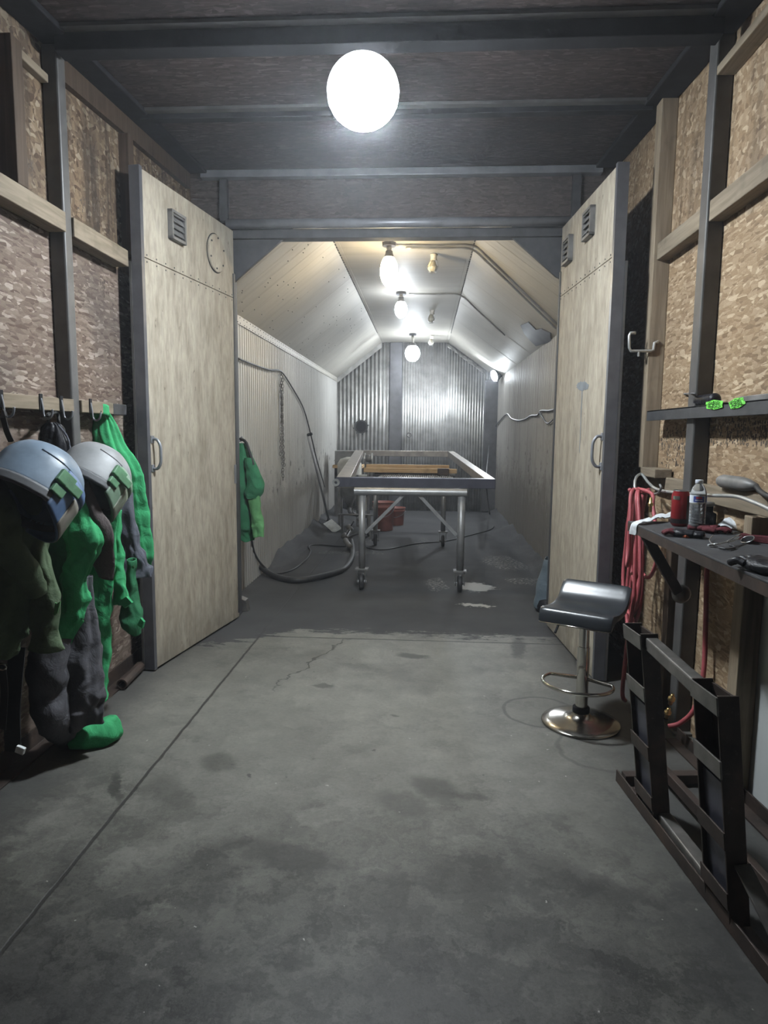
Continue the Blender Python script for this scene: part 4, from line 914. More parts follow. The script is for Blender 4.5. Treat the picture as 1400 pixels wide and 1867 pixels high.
# black hood
Y7 = 3.02
t = thing('black_hood', 'shiny black nylon hood hanging from the hook by the steel post', 'hood', onY(98, 880, Y7))
cloth('hood_body', [(771, 88, 106, Y7), (779, 76, 117, Y7), (800, 69, 124, Y7), (840, 67, 128, Y7), (885, 70, 131, Y7)], 'black_cloth', t, rv=.6, folds=6, amp=.09, seed=4.4)
p = onY(97, 772, Y7); MB().tube(spline([p+V((-.025, 0, 0)), p+V((-.012, .0, .05)), h1+V((0, 0, .005)), p+V((.02, 0, .05)), p+V((.028, 0, 0))], 6), .007, 8).build('hanging_loop', M['black_web'], t, smooth=True)
def pipe_(u): 
    y, xl, xr, Y0 = lerp_keys([(885, 72, 130, Y7), (840, 68, 128, Y7), (800, 69, 124, Y7), (775, 88, 106, Y7)], u); return onY(xr, y, Y0-.06)
MB().tube([pipe_(k/14) for k in range(15)], .005, 6).build('piping', M['slate_cloth'], t, smooth=True)
# straps
t = thing('black_strap', 'black webbing strap with buckle hanging from the nearest coat hook to the blue grey helmet', 'strap', onY(12, 800, 2.42))
def webbing(pts, w, nrm=(0, -1, 0)):
    P_ = spline(pts, 8); n = len(P_); m = MB(); nv = V(nrm)
    vs = []
    for i, p in enumerate(P_):
        d = (P_[min(i+1, n-1)]-P_[max(i-1, 0)]).normalized(); s = d.cross(nv).normalized(); vs += [p-s*w/2, p+s*w/2]
    m.add(vs, [(2*i, 2*i+1, 2*i+3, 2*i+2) for i in range(n-1)]); return m
webbing([h0+V((0, -.01, 0)), onY(4, 752, 2.42), onY(12, 785, 2.42), onY(21, 806, 2.42)], .022).build('webbing', M['black_web'], t, solid=.003)
p = onY(21, 809, 2.415); MB().box(p, (.03, .008, .014)).build('buckle', M['chrome'], t, bevel=.002)
webbing([onY(26, 812, 2.42), onY(29, 824, 2.40)], .02).build('webbing', M['black_web'], t, solid=.003)
t = thing('harness_strap', 'wide black harness strap with white buckle touching the floor below the olive jacket', 'strap', onZ(28, 1372))
yq = 2.46
webbing([onY(32, 1180, yq+.05), onY(26, 1240, yq+.02), onY(22, 1300, yq), onY(24, 1370, yq)], .068).build('webbing', M['black_web'], t, solid=.005)
p = onY(33, 1367, yq-.01); MB().box(p+V((.01, 0, .0)), (.036, .016, .030), Matrix.Rotation(.35, 3, 'Y')).build('buckle', M['white_plastic'], t, bevel=.003)
webbing([onY(3, 1210, yq-.03), onY(8, 1260, yq-.03), onY(4, 1330, yq-.03)], .03).build('webbing', M['black_web'], t, solid=.004)
MB().tube([onY(4, 1216, yq-.045)+V((.016*math.cos(k*PI/8), 0, .012*math.sin(k*PI/8))) for k in range(16)], .004, 6, closed=True).build('ring', M['chrome'], t, smooth=True)
# steel offcuts by the door
a, b = onZ(222, 1248, .035), onZ(255, 1215, .035)
tag(MB().pipe(a, b, .03, .022, 14).build('pipe_offcut', M['rust']), 'dark short pipe lying on the floor by the foot of the plywood door', 'pipe')
a, b = onZ(206, 1240, .002), onZ(236, 1206, .002)
tag(MB().angle(a, b, .07, .07, .008, flip=1).build('angle_offcut', M['rust']), 'dark steel angle offcut on the floor between coveralls and pipe', 'steel angle')

# helmets
def helmet(c, f, u_, shell, frame, lens, label, k=1.0):
    t = thing('blast_helmet', label, 'helmet', c); f = V(f).normalized(); u_ = V(u_); u_ = (u_-f*u_.dot(f)).normalized(); s = u_.cross(f)
    R = Matrix((f, s, u_)).transposed()
    def surf(az, z, g=1.0):
        zz = max(0, z)/.165; r = math.sqrt(max(0, 1-zz**2.3)) if z > 0 else 1-.10*(min(0, z)/.17)**2*(1 if math.cos(az) < .2 else .2)
        fac = 1-.035*abs(math.sin(az*2.5))**1.0
        return c+R@(V((.175*r*fac*math.cos(az), .135*r*fac*math.sin(az), z*(1.0)))*g*k)
    def shl(u, v):
        az = 2*PI*u; z = -.10+.265*(1-(1-v)**1.6); return surf(az, min(z, .165))
    MB().grid(shl, 60, 22, cu=True).build('shell', shell, t, smooth=True, solid=.004)
    MB().grid(lambda u, v: surf(2*PI*u, -.128+.04*v, 1.03), 48, 5, cu=True).build('neck_rim', M['helmet_rim'], t, smooth=True, solid=.012)
    MB().tube([surf(-1.9+3.8*i/20, .055-.02*math.cos(-1.9+3.8*i/20), 1.01) for i in range(21)], .005*k, 6).build('brow_ridge', shell, t, smooth=True)
    A = 1.15
    def frm(u, v):
        az = -A+2*A*u; lo = -.135-.045*math.cos(az*1.3); hi = .035; return surf(az, lo+(hi-lo)*v, 1.045)
    fr_ = MB().grid(frm, 30, 12).build('window_frame', frame, t, smooth=True, solid=.010)
    def win(u, v):
        az = -.62+1.24*u; lo = -.13-.04*math.cos(az*1.3); hi = -.03; return surf(az, lo+(hi-lo)*v, 1.085)
    MB().grid(win, 20, 8).build('window', lens, fr_, smooth=True, solid=.004)
    MB().grid(lambda u, v: surf(-A+2*A*u, -.012+.03*v, 1.085), 30, 3).build('brow_bar', frame, fr_, smooth=True, solid=.008)
    for sg in (-1, 1):
        for z0, w0, hh, g in ((-.012, .13, .075, 1.12), (-.068, .10, .05, 1.10)):
            pc = surf(sg*(A-.02), z0, g); d1 = (surf(sg*(A-.02)+.05, z0, g)-surf(sg*(A-.02)-.05, z0, g)).normalized(); n_ = (pc-c-u_*(pc-c).dot(u_)).normalized(); d2 = n_.cross(d1)
            RM = Matrix((d1, d2, n_)).transposed()
            la = MB().box(pc, (w0*.55*k, hh*.75*k, .018*k), RM).build('latch', M['latch_green'], t, bevel=.003)
        lv = MB().box(surf(sg*(A-.25), -.02, 1.17), (.075*k, .042*k, .012*k), RM).build('latch_lever', M['latch_green'], la, bevel=.003)
    return t
helmet(onY(68, 878, 2.42), (.695, .347, -.55), (.12, .71, .60), M['helmet_blue'], M['frame_blue'], M['lens_brown'], 'blue grey blast helmet with blue window frame and green latches', .94)
helmet(onY(174, 866, 2.86), (.695, .347, -.55), (.12, .71, .60), M['helmet_grey'], M['frame_green'], M['lens_green'], 'grey blast helmet with green window frame next to the bright green coat', .88)

# jacket at the far side of the left door
Yj = 5.38
t = thing('hanging_jacket', 'green jacket with pale lining hanging just inside the booth behind the door with round plug', 'jacket', onY(460, 985, Yj))
cloth('jacket_body', [(808, 424, 452, Yj), (840, 418, 462, Yj), (880, 414, 470, Yj), (925, 412, 476, Yj), (960, 414, 470, Yj), (985, 420, 462, Yj)], 'green_dark', t, rv=.5, folds=5, amp=.06, seed=1.1)
cloth('pale_panel', [(885, 452, 474, Yj-.09), (930, 455, 476, Yj-.09), (960, 458, 480, Yj-.09), (978, 461, 480, Yj-.09)], 'green_pale', t, rv=.5, folds=3, amp=.05, seed=3.3)
cloth('dark_flap', [(835, 446, 462, Yj-.07), (870, 450, 476, Yj-.1), (895, 448, 481, Yj-.1), (908, 447, 472, Yj-.1)], 'green_dark', t, rv=.5, folds=3, amp=.05, seed=6.1)
MB().tube(spline([onY(438, 800, Yj), onY(448, 806, Yj-.05), onY(455, 825, Yj-.08), onY(462, 848, Yj-.1)], 6), .012, 8).build('strap', M['black_web'], t)
tag(MB().tube(spline([(TL+.01, Yj, 1.44), (TL+.10, Yj, 1.43), onY(438, 804, Yj), onY(441, 796, Yj)], 5), .008, 8).build('wall_hook', M['grey_steel']), 'hook behind the door with round plug holding the green jacket', 'hook')
# sheet behind the right door
Yr = 5.45
t = thing('tarp', 'blue grey sheet slumped behind the foot of the door with two vents', 'tarp', onZ(990, 1110))
def tarp(u, v):
    y, xl, xr = lerp_keys([(1018, 994, 1014), (1045, 985, 1022), (1085, 976, 1030), (1108, 976, 1034)], v); a, b = onY(xl, y, Yr), onY(xr, y, Yr); th = 2*PI*u
    p = (a+b)/2+V(((b-a).length/2*math.cos(th)*(1+.1*math.sin(4*th)), .09*math.sin(th), 0)); return p+V((nz(p, 9, 2), nz(p, 9, 4), nz(p, 9, 6)))*.014
MB().grid(tarp, 36, 20, cu=True).build('tarp_fold', M['grey_blue'], t, smooth=True, solid=.004)
MB().lathe([(.001, 0), (.12, 0), (.13, .05), (.12, .10), (.09, .12), (.001, .12)], (onZ(996, 1110).x+.02, Yr, .002), 24).build('bag_base', M['black_cloth'], t, smooth=True)
# ------------------------------------------------------------------ shelf side
SZ = 1.055; SX = .948; s_far = onX(1145, 945, SX).y
t = thing('steel_shelf', 'dark steel wall shelf with the red can and water bottle on it', 'shelf', (1.18, 2.6, SZ-.03))
MB().boxp((SX, 1.5, SZ-.008), (XR-.003, s_far, SZ)).build('shelf_plate', M['dark_frame'], t, bevel=.002)
MB().boxp((SX, 1.5, SZ-.045), (SX+.006, s_far, SZ-.008)).build('shelf_lip', M['rust'], t)
a = V((SX+.06, s_far-.14, SZ-.02)); b = onX(1238, 1080, XR-.10)
MB().beam(onY(1172, 966, s_far-.06), onY(1236, 1080, s_far-.03), .045, .03, (0, 1, 0)).build('strut', M['rust'], t, bevel=.003)
MB().lathe([(.001, -.02), (.04, -.015), (.045, .0), (.03, .02), (.001, .025)], onY(1242, 1083, s_far-.02), 16, Matrix.Rotation(PI/2, 3, 'X')).build('weld_plate', M['rust_light'], t, smooth=True)
def onS(x, y, dz=0.0): return onZ(x, y, SZ+dz)
# timber behind the shelf
za = onX(1300, 905, XR-.04).z
lumber('backing_timber', (XR-.04, 2.2, za-.035), (XR-.002, 3.84, za+.045), 'wood_y', 'pale horizontal timber on the wall just above the shelf', 'timber')
q = onX(1190, 862, XR-.08); lumber('timber_block', (XR-.10, 3.62, q.z-.024), (XR-.01, 3.86, q.z+.024), 'wood_y', 'short timber block under the foot of the double stud', 'block')
q = onX(1374, 965, XR-.06); lumber('short_stud', (XR-.09, q.y-.045, SZ+.002), (XR-.013, q.y+.02, za-.035), 'wood_z', 'short pale stud between shelf and backing timber', 'timber')
lumber('lower_stud', (XR-.09, q.y-.02, .0), (XR-.013, q.y+.06, SZ-.012), 'wood_z', 'pale stud under the shelf at the edge of the white panel', 'timber')
lumber('lower_post', (XR-.085, 3.36, 0), (XR-.002, 3.43, SZ-.02), 'wood_brown', 'dark stud under the far part of the shelf behind the red hose', 'timber')
# bent rod hook
t = thing('bent_rod', 'long bent grey steel rod with hooked end running above the shelf, carrying the red hose', 'rod', onX(1160, 900, XR-.12))
X_ = XR-.13
pts = [onX(1160, 908, X_-.06), onX(1157, 885, X_-.06), onX(1160, 870, X_-.04), onX(1170, 865, X_), onX(1182, 880, X_), onX(1200, 893, X_), onX(1240, 899, X_), onX(1290, 903, X_), onX(1340, 905, X_), onX(1375, 916, X_), onX(1410, 932, X_)]
MB().tube(spline(pts, 8), .0075, 10).build('rod', M['galv'], t, smooth=True)
MB().tube(spline([onX(1186, 901, X_-.02), onX(1199, 899, X_-.03), onX(1205, 890, X_-.03), onX(1203, 884, X_-.03)], 6), .006, 8).build('hook', M['machine_grey'], t, smooth=True)
# wire hook on the double stud
X_ = XR-.10
q = onX(1196, 625, X_); t = thing('wire_hook', 'bent pale steel hook sticking out from the double stud beside the door with two vents', 'hook', q)
yy = q.y-.1; Yh = 3.86
hk = [onY(1199, 623, Yh)+V((.01, .03, 0)), onY(1199, 623, Yh), onY(1193, 625, Yh), onY(1191, 638, Yh), onY(1186, 640, Yh), onY(1160, 640, Yh), onY(1150, 640, Yh), onY(1147, 634, Yh), onY(1147, 612, Yh), onY(1149, 607, Yh), onY(1159, 607, Yh)]
MB().tube(hk, .008, 8).build('hook_wire', M['galv'], t, smooth=True)
MB().tube([onY(1164, 641, Yh), onY(1164, 650, Yh)], .007, 8).build('hook_pin', M['galv'], t)
# items on the ledge
def onL(x, y, dz=0.0): return onZ(x, y, LEDGE_Z+dz)
t = thing('rounded_tool', 'black rounded tool resting on the steel ledge behind the steel post', 'tool', onX(1288, 733, XR-.06))
a, b = onX(1273, 726, XR-.055), onX(1305, 728, XR-.055); a.z = b.z = LEDGE_Z+.027
MB().tube(spline([a, a.lerp(b, .3), a.lerp(b, .7), b], 5), [.012]+[.026]*14+[.014], 14).build('tool_body', M['black_cloth'], t, smooth=True)
t = thing('grey_bar', 'grey flat bar lying on the steel ledge beyond the neon green tags', 'bar', onX(1380, 720, XR-.06))
a, b = onX(1352, 725, XR-.06), onX(1440, 712, XR-.06); a.z = b.z = LEDGE_Z+.012
MB().beam(a, b, .03, .022).build('bar_stock', M['machine_grey'], t, bevel=.003)
tag(MB().tube([onX(1247, 718, XR), onX(1268, 717, XR-.12)], .004, 6).build('wall_nail', M['grey_steel']), 'long nail sticking out of the OSB beside the steel post', 'nail')
for x0, y0, w, h, tl, lab in ((1304, 738, 30, 18, -.08, 'crumpled neon green tag on the ledge lip, the one nearer the steel post'), (1345, 735, 28, 19, -.35, 'crumpled neon green tag on the ledge lip, the one nearer the grey bar')):
    t = thing('neon_tag', lab, 'tag', onX(x0, y0, XR-.11), 'neon green tags on the ledge')
    def tagf(u, v):
        x, y = (u-.5)*w, (v-.5)*h*(1-.35*abs(u-.5)*2); p = onX(x0+x*math.cos(tl)-y*math.sin(tl), y0+x*math.sin(tl)+y*math.cos(tl), XR-.105)
        return p+V((-.0035-.004*nz((u*6, v*4, x0), 1.6), 0, 0))
    o = MB().grid(tagf, 16, 9).build('tag_paper', M['neon'], t, solid=.0015)
    for k in range(4):
        pts = [tagf(.15+.7*j/9, .2+.2*k+.10*math.sin(j*2.1+k))+V((-.0035, 0, 0)) for j in range(10)]
        MB().tube(spline(pts, 3), .0012, 5).build('scribble', M['ink'], t)
# red can
c = onS(1238, 959); c.z = SZ+.0005
t = thing('drink_can', 'tall dark red drink can on the steel shelf beside the water bottle', 'can', c)
r, hh = .0375, .157
MB().lathe([(.028, 0), (.030, .003), (r-.002, .010), (r, .016), (r, hh-.018), (.031, hh-.004), (.031, hh), (.028, hh-.004), (.001, hh-.004)], c, 36).build('can_body', M['can_red'], t, smooth=True)
MB().lathe([(r+.0004, .004+.010), (r+.0004, .034)], c, 36, caps=False).build('dark_band', M['can_dark'], t, smooth=True)
MB().lathe([(.0313, hh-.003), (.0325, hh-.0005), (.0313, hh+.001), (.029, hh-.002), (.001, hh-.003)], c, 32).build('lid', M['alu'], t, smooth=True)
def decal(c, r, a0, a1, z0, z1, mat, par, name, n=8):
    return MB().grid(lambda u, v: c+V((r*math.cos(a0+(a1-a0)*u), r*math.sin(a0+(a1-a0)*u), z0+(z1-z0)*v)), n, 3).build(name, M[mat], par, smooth=True)
va = math.atan2(-c.y, -c.x)
decal(c, r+.0006, va-.95, va-.1, .118, .134, 'alu', t, 'silver_mark')
decal(c, r+.0006, va+.75, va+1.4, .03, .135, 'can_dark', t, 'dark_mark')
# water bottle
c = onS(1269, 968); c.z = SZ+.0005
t = thing('water_bottle', 'clear plastic water bottle with blue label on the steel shelf', 'bottle', c)
pr = [(.001, .004), (.02, .001), (.028, .0), (.032, .006)]
z = .012
for k in range(8): pr += [(.0325, z), (.0325, z+.006), (.0305, z+.009), (.0325, z+.012)]; z += .0128
pr += [(.0325, .118), (.0325, .152), (.031, .160), (.026, .178), (.017, .193), (.0125, .197), (.0125, .206)]
MB().lathe(pr, c, 36, caps=False).build('bottle_body', M['pet'], t, smooth=True)
wp = [(.001, .006)]+[(r_-.0016, max(.006, z_)) for r_, z_ in pr[3:] if z_ <= .153]+[(.001, .153)]
MB().lathe(wp, c, 32).build('water', M['water'], t, smooth=True)
MB().lathe([(.0145, .198), (.0155, .199), (.0155, .212), (.0145, .214), (.001, .214)], c, 24).build('cap', M['label_white'], t, smooth=True)
lb = MB().lathe([(.0331, .119), (.0331, .151)], c, 36, caps=False).build('label', M['label_white'], t, smooth=True)
va = math.atan2(-c.y, -c.x)
decal(c, .0334, va-.55, va+.75, .123, .147, 'label_blue', lb, 'label_mark', 10)
decal(c, .0336, va-.25, va+.45, .137, .145, 'label_red', lb, 'label_banner')
decal(c, .0336, va-.35, va+.5, .129, .1325, 'label_white', lb, 'label_stripe')
decal(c, .0334, va+.95, va+1.3, .121, .149, 'label_blue', lb, 'label_corner')
# white rag over the far corner
def rag(u, v):
    P_ = [onS(1246, 935, .012), onS(1215, 943, .012), onS(1180, 950, .012), onX(1158, 955, SX-.006), onX(1153, 975, SX-.012)]
    W = [.10, .075, .05, .045, .045]
    p = [lerp_keys([tuple(q) for q in P_], v)]; p = V(p[0]); w = lerp_keys([(q,) for q in W], v)[0]
    p = p+V((.35, -.94, 0))*(u-.5)*w; k = .012 if v < .5 else .005
    return p+V((0, 0, k*(nz(p, 34, 1)+.45)*(1.2 if v < .65 else 0)))+V((nz(p, 25, 3)*.004, 0, 0))
tag(MB().grid(rag, 14, 40).build('white_rag', M['white_rag'], smooth=True, solid=.003), 'crumpled white rag draped over the far corner of the steel shelf', 'rag')
# crumpled bag behind the bottle
q = onS(1320, 963, .0)
def bag(u, v):
    a = 2*PI*u; r = math.sin(PI*min(.98, .02+.5*v))*(1) if v < 1 else 0; r = 1-v**2
    p = V((q.x+.028, q.y, SZ+.002))+V((.045*r*math.cos(a), .075*r*math.sin(a), .045*v)); return p+V((nz(p, 26, 1), nz(p, 26, 3), abs(nz(p, 30, 5))))*.014
tag(MB().grid(bag, 30, 14, cu=True).build('plastic_bag', M['plastic_bag']), 'crumpled clear plastic bag on the shelf between bottle and safety glasses', 'bag')
# work gloves
def glove(base, ang, s, m, m2, label, z0=0.0):
    t = thing('work_glove', label, 'glove', base); R = Matrix.Rotation(ang, 3, 'Z')
    W = lambda x, y, z: base+R@V((x*s, y*s, z*s+z0))
    MB().grid(lambda u, v: W((-.045+.095*v), .04*math.cos(2*PI*u)*(.85+.2*math.sin(PI*v)), .018+.018*math.sin(2*PI*u))+V((nz((u*3, v*3, 1)), nz((u*3, v*3, 4)), .5*nz((u*3, v*3, 7))))*.006, 24, 12, cu=True).build('palm', m, t, smooth=True, solid=.003)
    for i, (y, L) in enumerate(((-.03, .05), (-.01, .062), (.012, .058), (.032, .045))):
        f = [W(.045, y, .018), W(.045+L*.5, y*1.2+.004*nz((i, 2, 1)), .024), W(.045+L, y*1.25, .012)]
        MB().tube(spline(f, 5), [.010*s]*5+[.0105*s]*5+[.007*s], 10).build('finger', m2, t, smooth=True)
    MB().tube(spline([W(-.01, -.038, .018), W(.018, -.062, .02), W(.045, -.066, .013)], 5), [.0115*s]*6+[.01*s]*4+[.007*s], 10).build('thumb', m2, t, smooth=True)
    MB().grid(lambda u, v: W(-.085+.04*v, .036*math.cos(2*PI*u), .017+.016*math.sin(2*PI*u)), 20, 4, cu=True).build('cuff', m, t, smooth=True, solid=.003)
glove(V((*onS(1248, 979).xy, SZ)), 2.6, .8, M['black_cloth'], M['glove_red'], 'maroon and black work glove at the foot of the water bottle, nearer the shelf edge')
glove(V((*onS(1290, 970).xy, SZ)), -.6, .85, M['glove_red'], M['glove_red'], 'maroon work glove lying behind the water bottle')
q = onS(1268, 979, .006); tag(MB().beam(onS(1247, 978, .007), onS(1283, 975, .007), .018, .010).build('orange_handle', M['glove_orange'], bevel=.003), 'small orange handled tool in front of the water bottle', 'tool')
glove(V((*onS(1402, 1046).xy, SZ)), 1.9, 1.15, M['black_cloth'], M['black_cloth'], 'black work glove at the near edge of the shelf')
# safety glasses
q = V((*onS(1345, 990).xy, SZ+.012)); t = thing('safety_glasses', 'wire framed safety glasses lying on the shelf', 'glasses', q)
for dx, px in ((0, 1362), (1, 1318)):
    cc = V((*onS(px, 990).xy, SZ+.014)); rx = .034
    el = [cc+V((.02*math.cos(k*PI/12)*.9, rx*math.sin(k*PI/12), .012*math.cos(k*PI/12))) for k in range(24)]
    if dx == 0: MB().tube(el, .002, 6, closed=True).build('rim', M['wire'], t, smooth=True); MB().add([cc]+el, [(0, i+1, (i+1) % 24+1) for i in range(24)]).build('lens', M['dark_lens'], t, solid=.002)
pa = [onS(1350, 985, .015), onS(1335, 983, .022), onS(1318, 990, .016), onS(1300, 992, .012), onS(1293, 984, .012), onS(1300, 976, .014)]
MB().tube(spline(pa, 6), .002, 6).build('temple_wire', M['wire'], t, smooth=True)
MB().tube(spline([onS(1352, 977, .02), onS(1340, 985, .02), onS(1326, 988, .02), onS(1338, 980, .03), onS(1350, 974, .03)], 6), .002, 6).build('temple_wire', M['wire'], t, smooth=True)
MB().beam(onS(1291, 994, .008), onS(1306, 992, .008), .006, .006).build('white_tip', M['white_plastic'], t)
MB().tube(spline([onS(1310, 998, .006), onS(1325, 1001, .006), onS(1340, 998, .006), onS(1330, 994, .01)], 5), .004, 6).build('cord', M['hose_black'], t, smooth=True)
# flat clutter behind glasses
t = tag(MB().beam(onS(1352, 978, .014), onS(1410, 985, .014), .05, .028).build('toolbox_tray', M['glove_red'], bevel=.004), 'dark red tray behind the safety glasses at the far side of the shelf', 'tray')
tag(MB().beam(onS(1290, 966, .006), onS(1338, 972, .006), .012, .008).build('marker', M['white_plastic'], bevel=.003), 'white marker pen on the shelf behind the safety glasses', 'pen')
q = onX(1300, 945, XR-.03); t = thing('black_jar', 'dark jar standing behind the water bottle against the wall', 'jar', (XR-.07, q.y, SZ+.001))
MB().lathe([(.03, 0), (.05, .004), (.05, .05), (.035, .06), (.035, .085), (.001, .085)], (XR-.07, q.y, SZ+.001), 26).build('jar_body', M['black_cloth'], t, smooth=True)
MB().lathe([(.036, .085), (.04, .087), (.04, .103), (.001, .105)], (XR-.07, q.y, SZ+.001), 26).build('jar_lid', M['machine_grey'], t, smooth=True)
# sander on backing timber
t = thing('grinder', 'grey dusty grinder lying on the backing timber over the shelf', 'tool', onX(1350, 895, XR-.04))
a, b = onX(1313, 889, XR-.045), onX(1378, 893, XR-.045); a.z = b.z = za+.045+.030
MB().tube([a, a.lerp(b, .1), a.lerp(b, .6), a.lerp(b, .8), b], [.022, .029, .03, .024, .012], 14).build('grinder_body', M['machine_grey'], t, smooth=True)
MB().tube(spline([b, b+V((-.02, -.1, -.02)), b+V((-.03, -.25, -.03))], 6), .010, 8).build('grinder_cord', M['hose_black'], t, smooth=True)
# red air hose coil
t = thing('air_hose', 'coiled pinkish red air hose hanging from the bent rod', 'hose', onX(1170, 1265, XR-.15))
Yc = onX(1160, 885, XR-.19).y; top = onX(1180, 892, XR-.16)
rnd = random.Random(3); P_ = []
cy_ = top.y
for k in range(7):
    bot = top.z-(.40+.055*((k*5) % 8)*.95); xo = XR-.24+.022*(k % 3)+.016*k*.6; w = .07+.034*((k*3) % 4); y0 = cy_-.04+.016*((k*7) % 5)
    for j in range(16):
        a = 2*PI*j/16; s = math.sin(a); zc_ = (top.z+bot)/2; hz_ = (top.z-bot)/2
        ww = w*(1-.35*math.cos(a)) 
        P_.append(V((xo+.030*math.sin(a*1.0)*.9-.02+.011*j/16+rnd.uniform(-.004, .004), y0+ww*s*1.2+rnd.uniform(-.004, .004), zc_+hz_*math.cos(a))))
MB().tube(spline(P_, 3), .0098, 9).build('hose_coil', M['hose_red'], t, smooth=True)
MB().tube(spline([P_[-1], V((XR-.20, cy_-.10, top.z-.4)), V((XR-.24, cy_-.11, .55)), V((XR-.25, cy_-.06, .12)), V((XR-.22, cy_-.02, .03))], 8), .0112, 9).build('hose_tail', M['hose_red'], t, smooth=True)
b0 = onX(1186, 920, XR-.22)
MB().lathe([(.001, -.035), (.008, -.035), (.008, -.01), (.012, -.008), (.012, .008), (.008, .01), (.006, .035), (.001, .035)], b0, 14).build('brass_fitting', M['brass'], t, smooth=True)
t = thing('supply_hose', 'single red hose running down the wall under the shelf to brass fittings near the floor', 'hose', onX(1225, 1320, XR-.12))
pts = [onX(1290, 1000, XR-.02), onX(1288, 1060, XR-.03), onX(1286, 1150, XR-.04), onX(1282, 1230, XR-.05), onX(1266, 1292, XR-.08), onX(1240, 1318, XR-.12), onX(1219, 1324, XR-.16)]
MB().tube(spline(pts, 8), .011, 9).build('hose_run', M['hose_red'], t, smooth=True)
for x, y in ((1224, 1275), (1217, 1300)):
    p = onX(x, y, XR-.16); MB().lathe([(.001, -.03), (.010, -.03), (.010, -.006), (.016, -.005), (.016, .01), (.009, .012), (.008, .03), (.001, .03)], p, 12, Matrix.Rotation(.4, 3, 'X')).build('brass_coupling', M['brass'], t, smooth=True)
tag(MB().tube(spline([onX(1219, 1095, XR-.03), onX(1222, 1140, XR-.02), onX(1230, 1190, XR-.02), onX(1232, 1240, XR-.02)], 6), .008, 8).build('thin_red_hose', M['hose_red'], smooth=True), 'thin red hose on the OSB below the shelf strut', 'hose')

# ------------------------------------------------------------------ bar stool
base = onZ(1058, 1318); base.z = 0
t = thing('bar_stool', 'bar stool with curved black vinyl seat and dirty chrome base', 'stool', base)
MB().lathe([(.001, 0), (.19, 0), (.195, .006), (.19, .012), (.15, .022), (.09, .032), (.05, .045), (.038, .065), (.036, .08), (.001, .08)], base, 56).build('base_disc', M['chrome_dirty'], t, smooth=True)
SZ_ = .60
MB().tube([base+V((0, 0, .07)), base+V((0, 0, .40))], .030, 24).build('column', M['chrome'], t, smooth=False)
MB().tube([base+V((0, 0, .40)), base+V((0, 0, SZ_-.03))], .0245, 24).build('inner_column', M['chrome'], t, smooth=False)
MB().lathe([(.037, .055), (.042, .06), (.042, .085), (.037, .09)], base, 28).build('collar', M['black_steel'], t, smooth=True)
rz = .235; fr = []
e1 = (onZ(1112, 1150, SZ_)-onZ(975, 1127, SZ_)).normalized(); e2 = V((-e1.y, e1.x, 0))
cen = base-e2*.085+V((0, 0, rz))
ringp = [cen+e1*.17*math.cos(a)-e2*(.14*math.sin(a)-.0) for a in [(-25+k*230/26)*PI/180 for k in range(27)]]
MB().tube([base+V((0, 0, rz))+e1*.02]+spline(ringp, 2)+[base+V((0, 0, rz))-e1*.02], .009, 10).build('foot_ring', M['chrome'], t, smooth=True)
a = onZ(975, 1127, SZ_); b = onZ(1112, 1150, SZ_); W = (b-a).length
org = base+V((0, 0, SZ_))
prof = [(-.185, -.052), (-.178, -.012), (-.155, .012), (-.10, .006), (-.02, -.004), (.06, .002), (.115, .03), (.15, .068), (.178, .092), (.188, .088), (.185, .075)]
under = [(.165, .045), (.13, .0), (.07, -.028), (-.02, -.034), (-.10, -.03), (-.16, -.05), (-.178, -.06)]
pf = spline([(p[0], p[1], 0) for p in prof+under], 4, closed=True)
def seat(u, v):
    k = pf[int(round(u*len(pf))) % len(pf)]; x = (v-.5)*2; ex = abs(x)
    edge = 1-.10*max(0, (ex-.86)/.14)**2
    zz = k.y*edge; return org+e1*(x*W/2*1.02)+e2*(k.x*(1-.03*max(0, (ex-.8)/.2)**2))+V((0, 0, zz))
sm = MB().grid(seat, len(pf), 17, cu=True); n = len(pf); sm.f += [tuple(range(n)), tuple(16*n+i for i in range(n))]
st_ = sm.build('seat', M['vinyl'], t, smooth=True, bevel=.006)
for dx in (-.5, .5): pass
MB().tube([org+e2*(-.187)+e1*(-W/2*.98)+V((0, 0, -.055)), org+e2*(-.187)+e1*(W/2*.98)+V((0, 0, -.055))], .004, 8).build('seat_piping', M['chrome_dirty'], st_, smooth=True)
MB().box(org+V((0, 0, -.034)), (.14, .14, .02), Matrix((e1, e2, V((0, 0, 1)))).transposed()).build('mount_plate', M['black_steel'], t, bevel=.003)
MB().tube([org+V((0, 0, -.04)), org-e1*.10-e2*.06+V((0, 0, -.055)), onZ(1012, 1153, SZ_-.075)], .006, 8).build('height_lever', M['black_steel'], t, smooth=True)

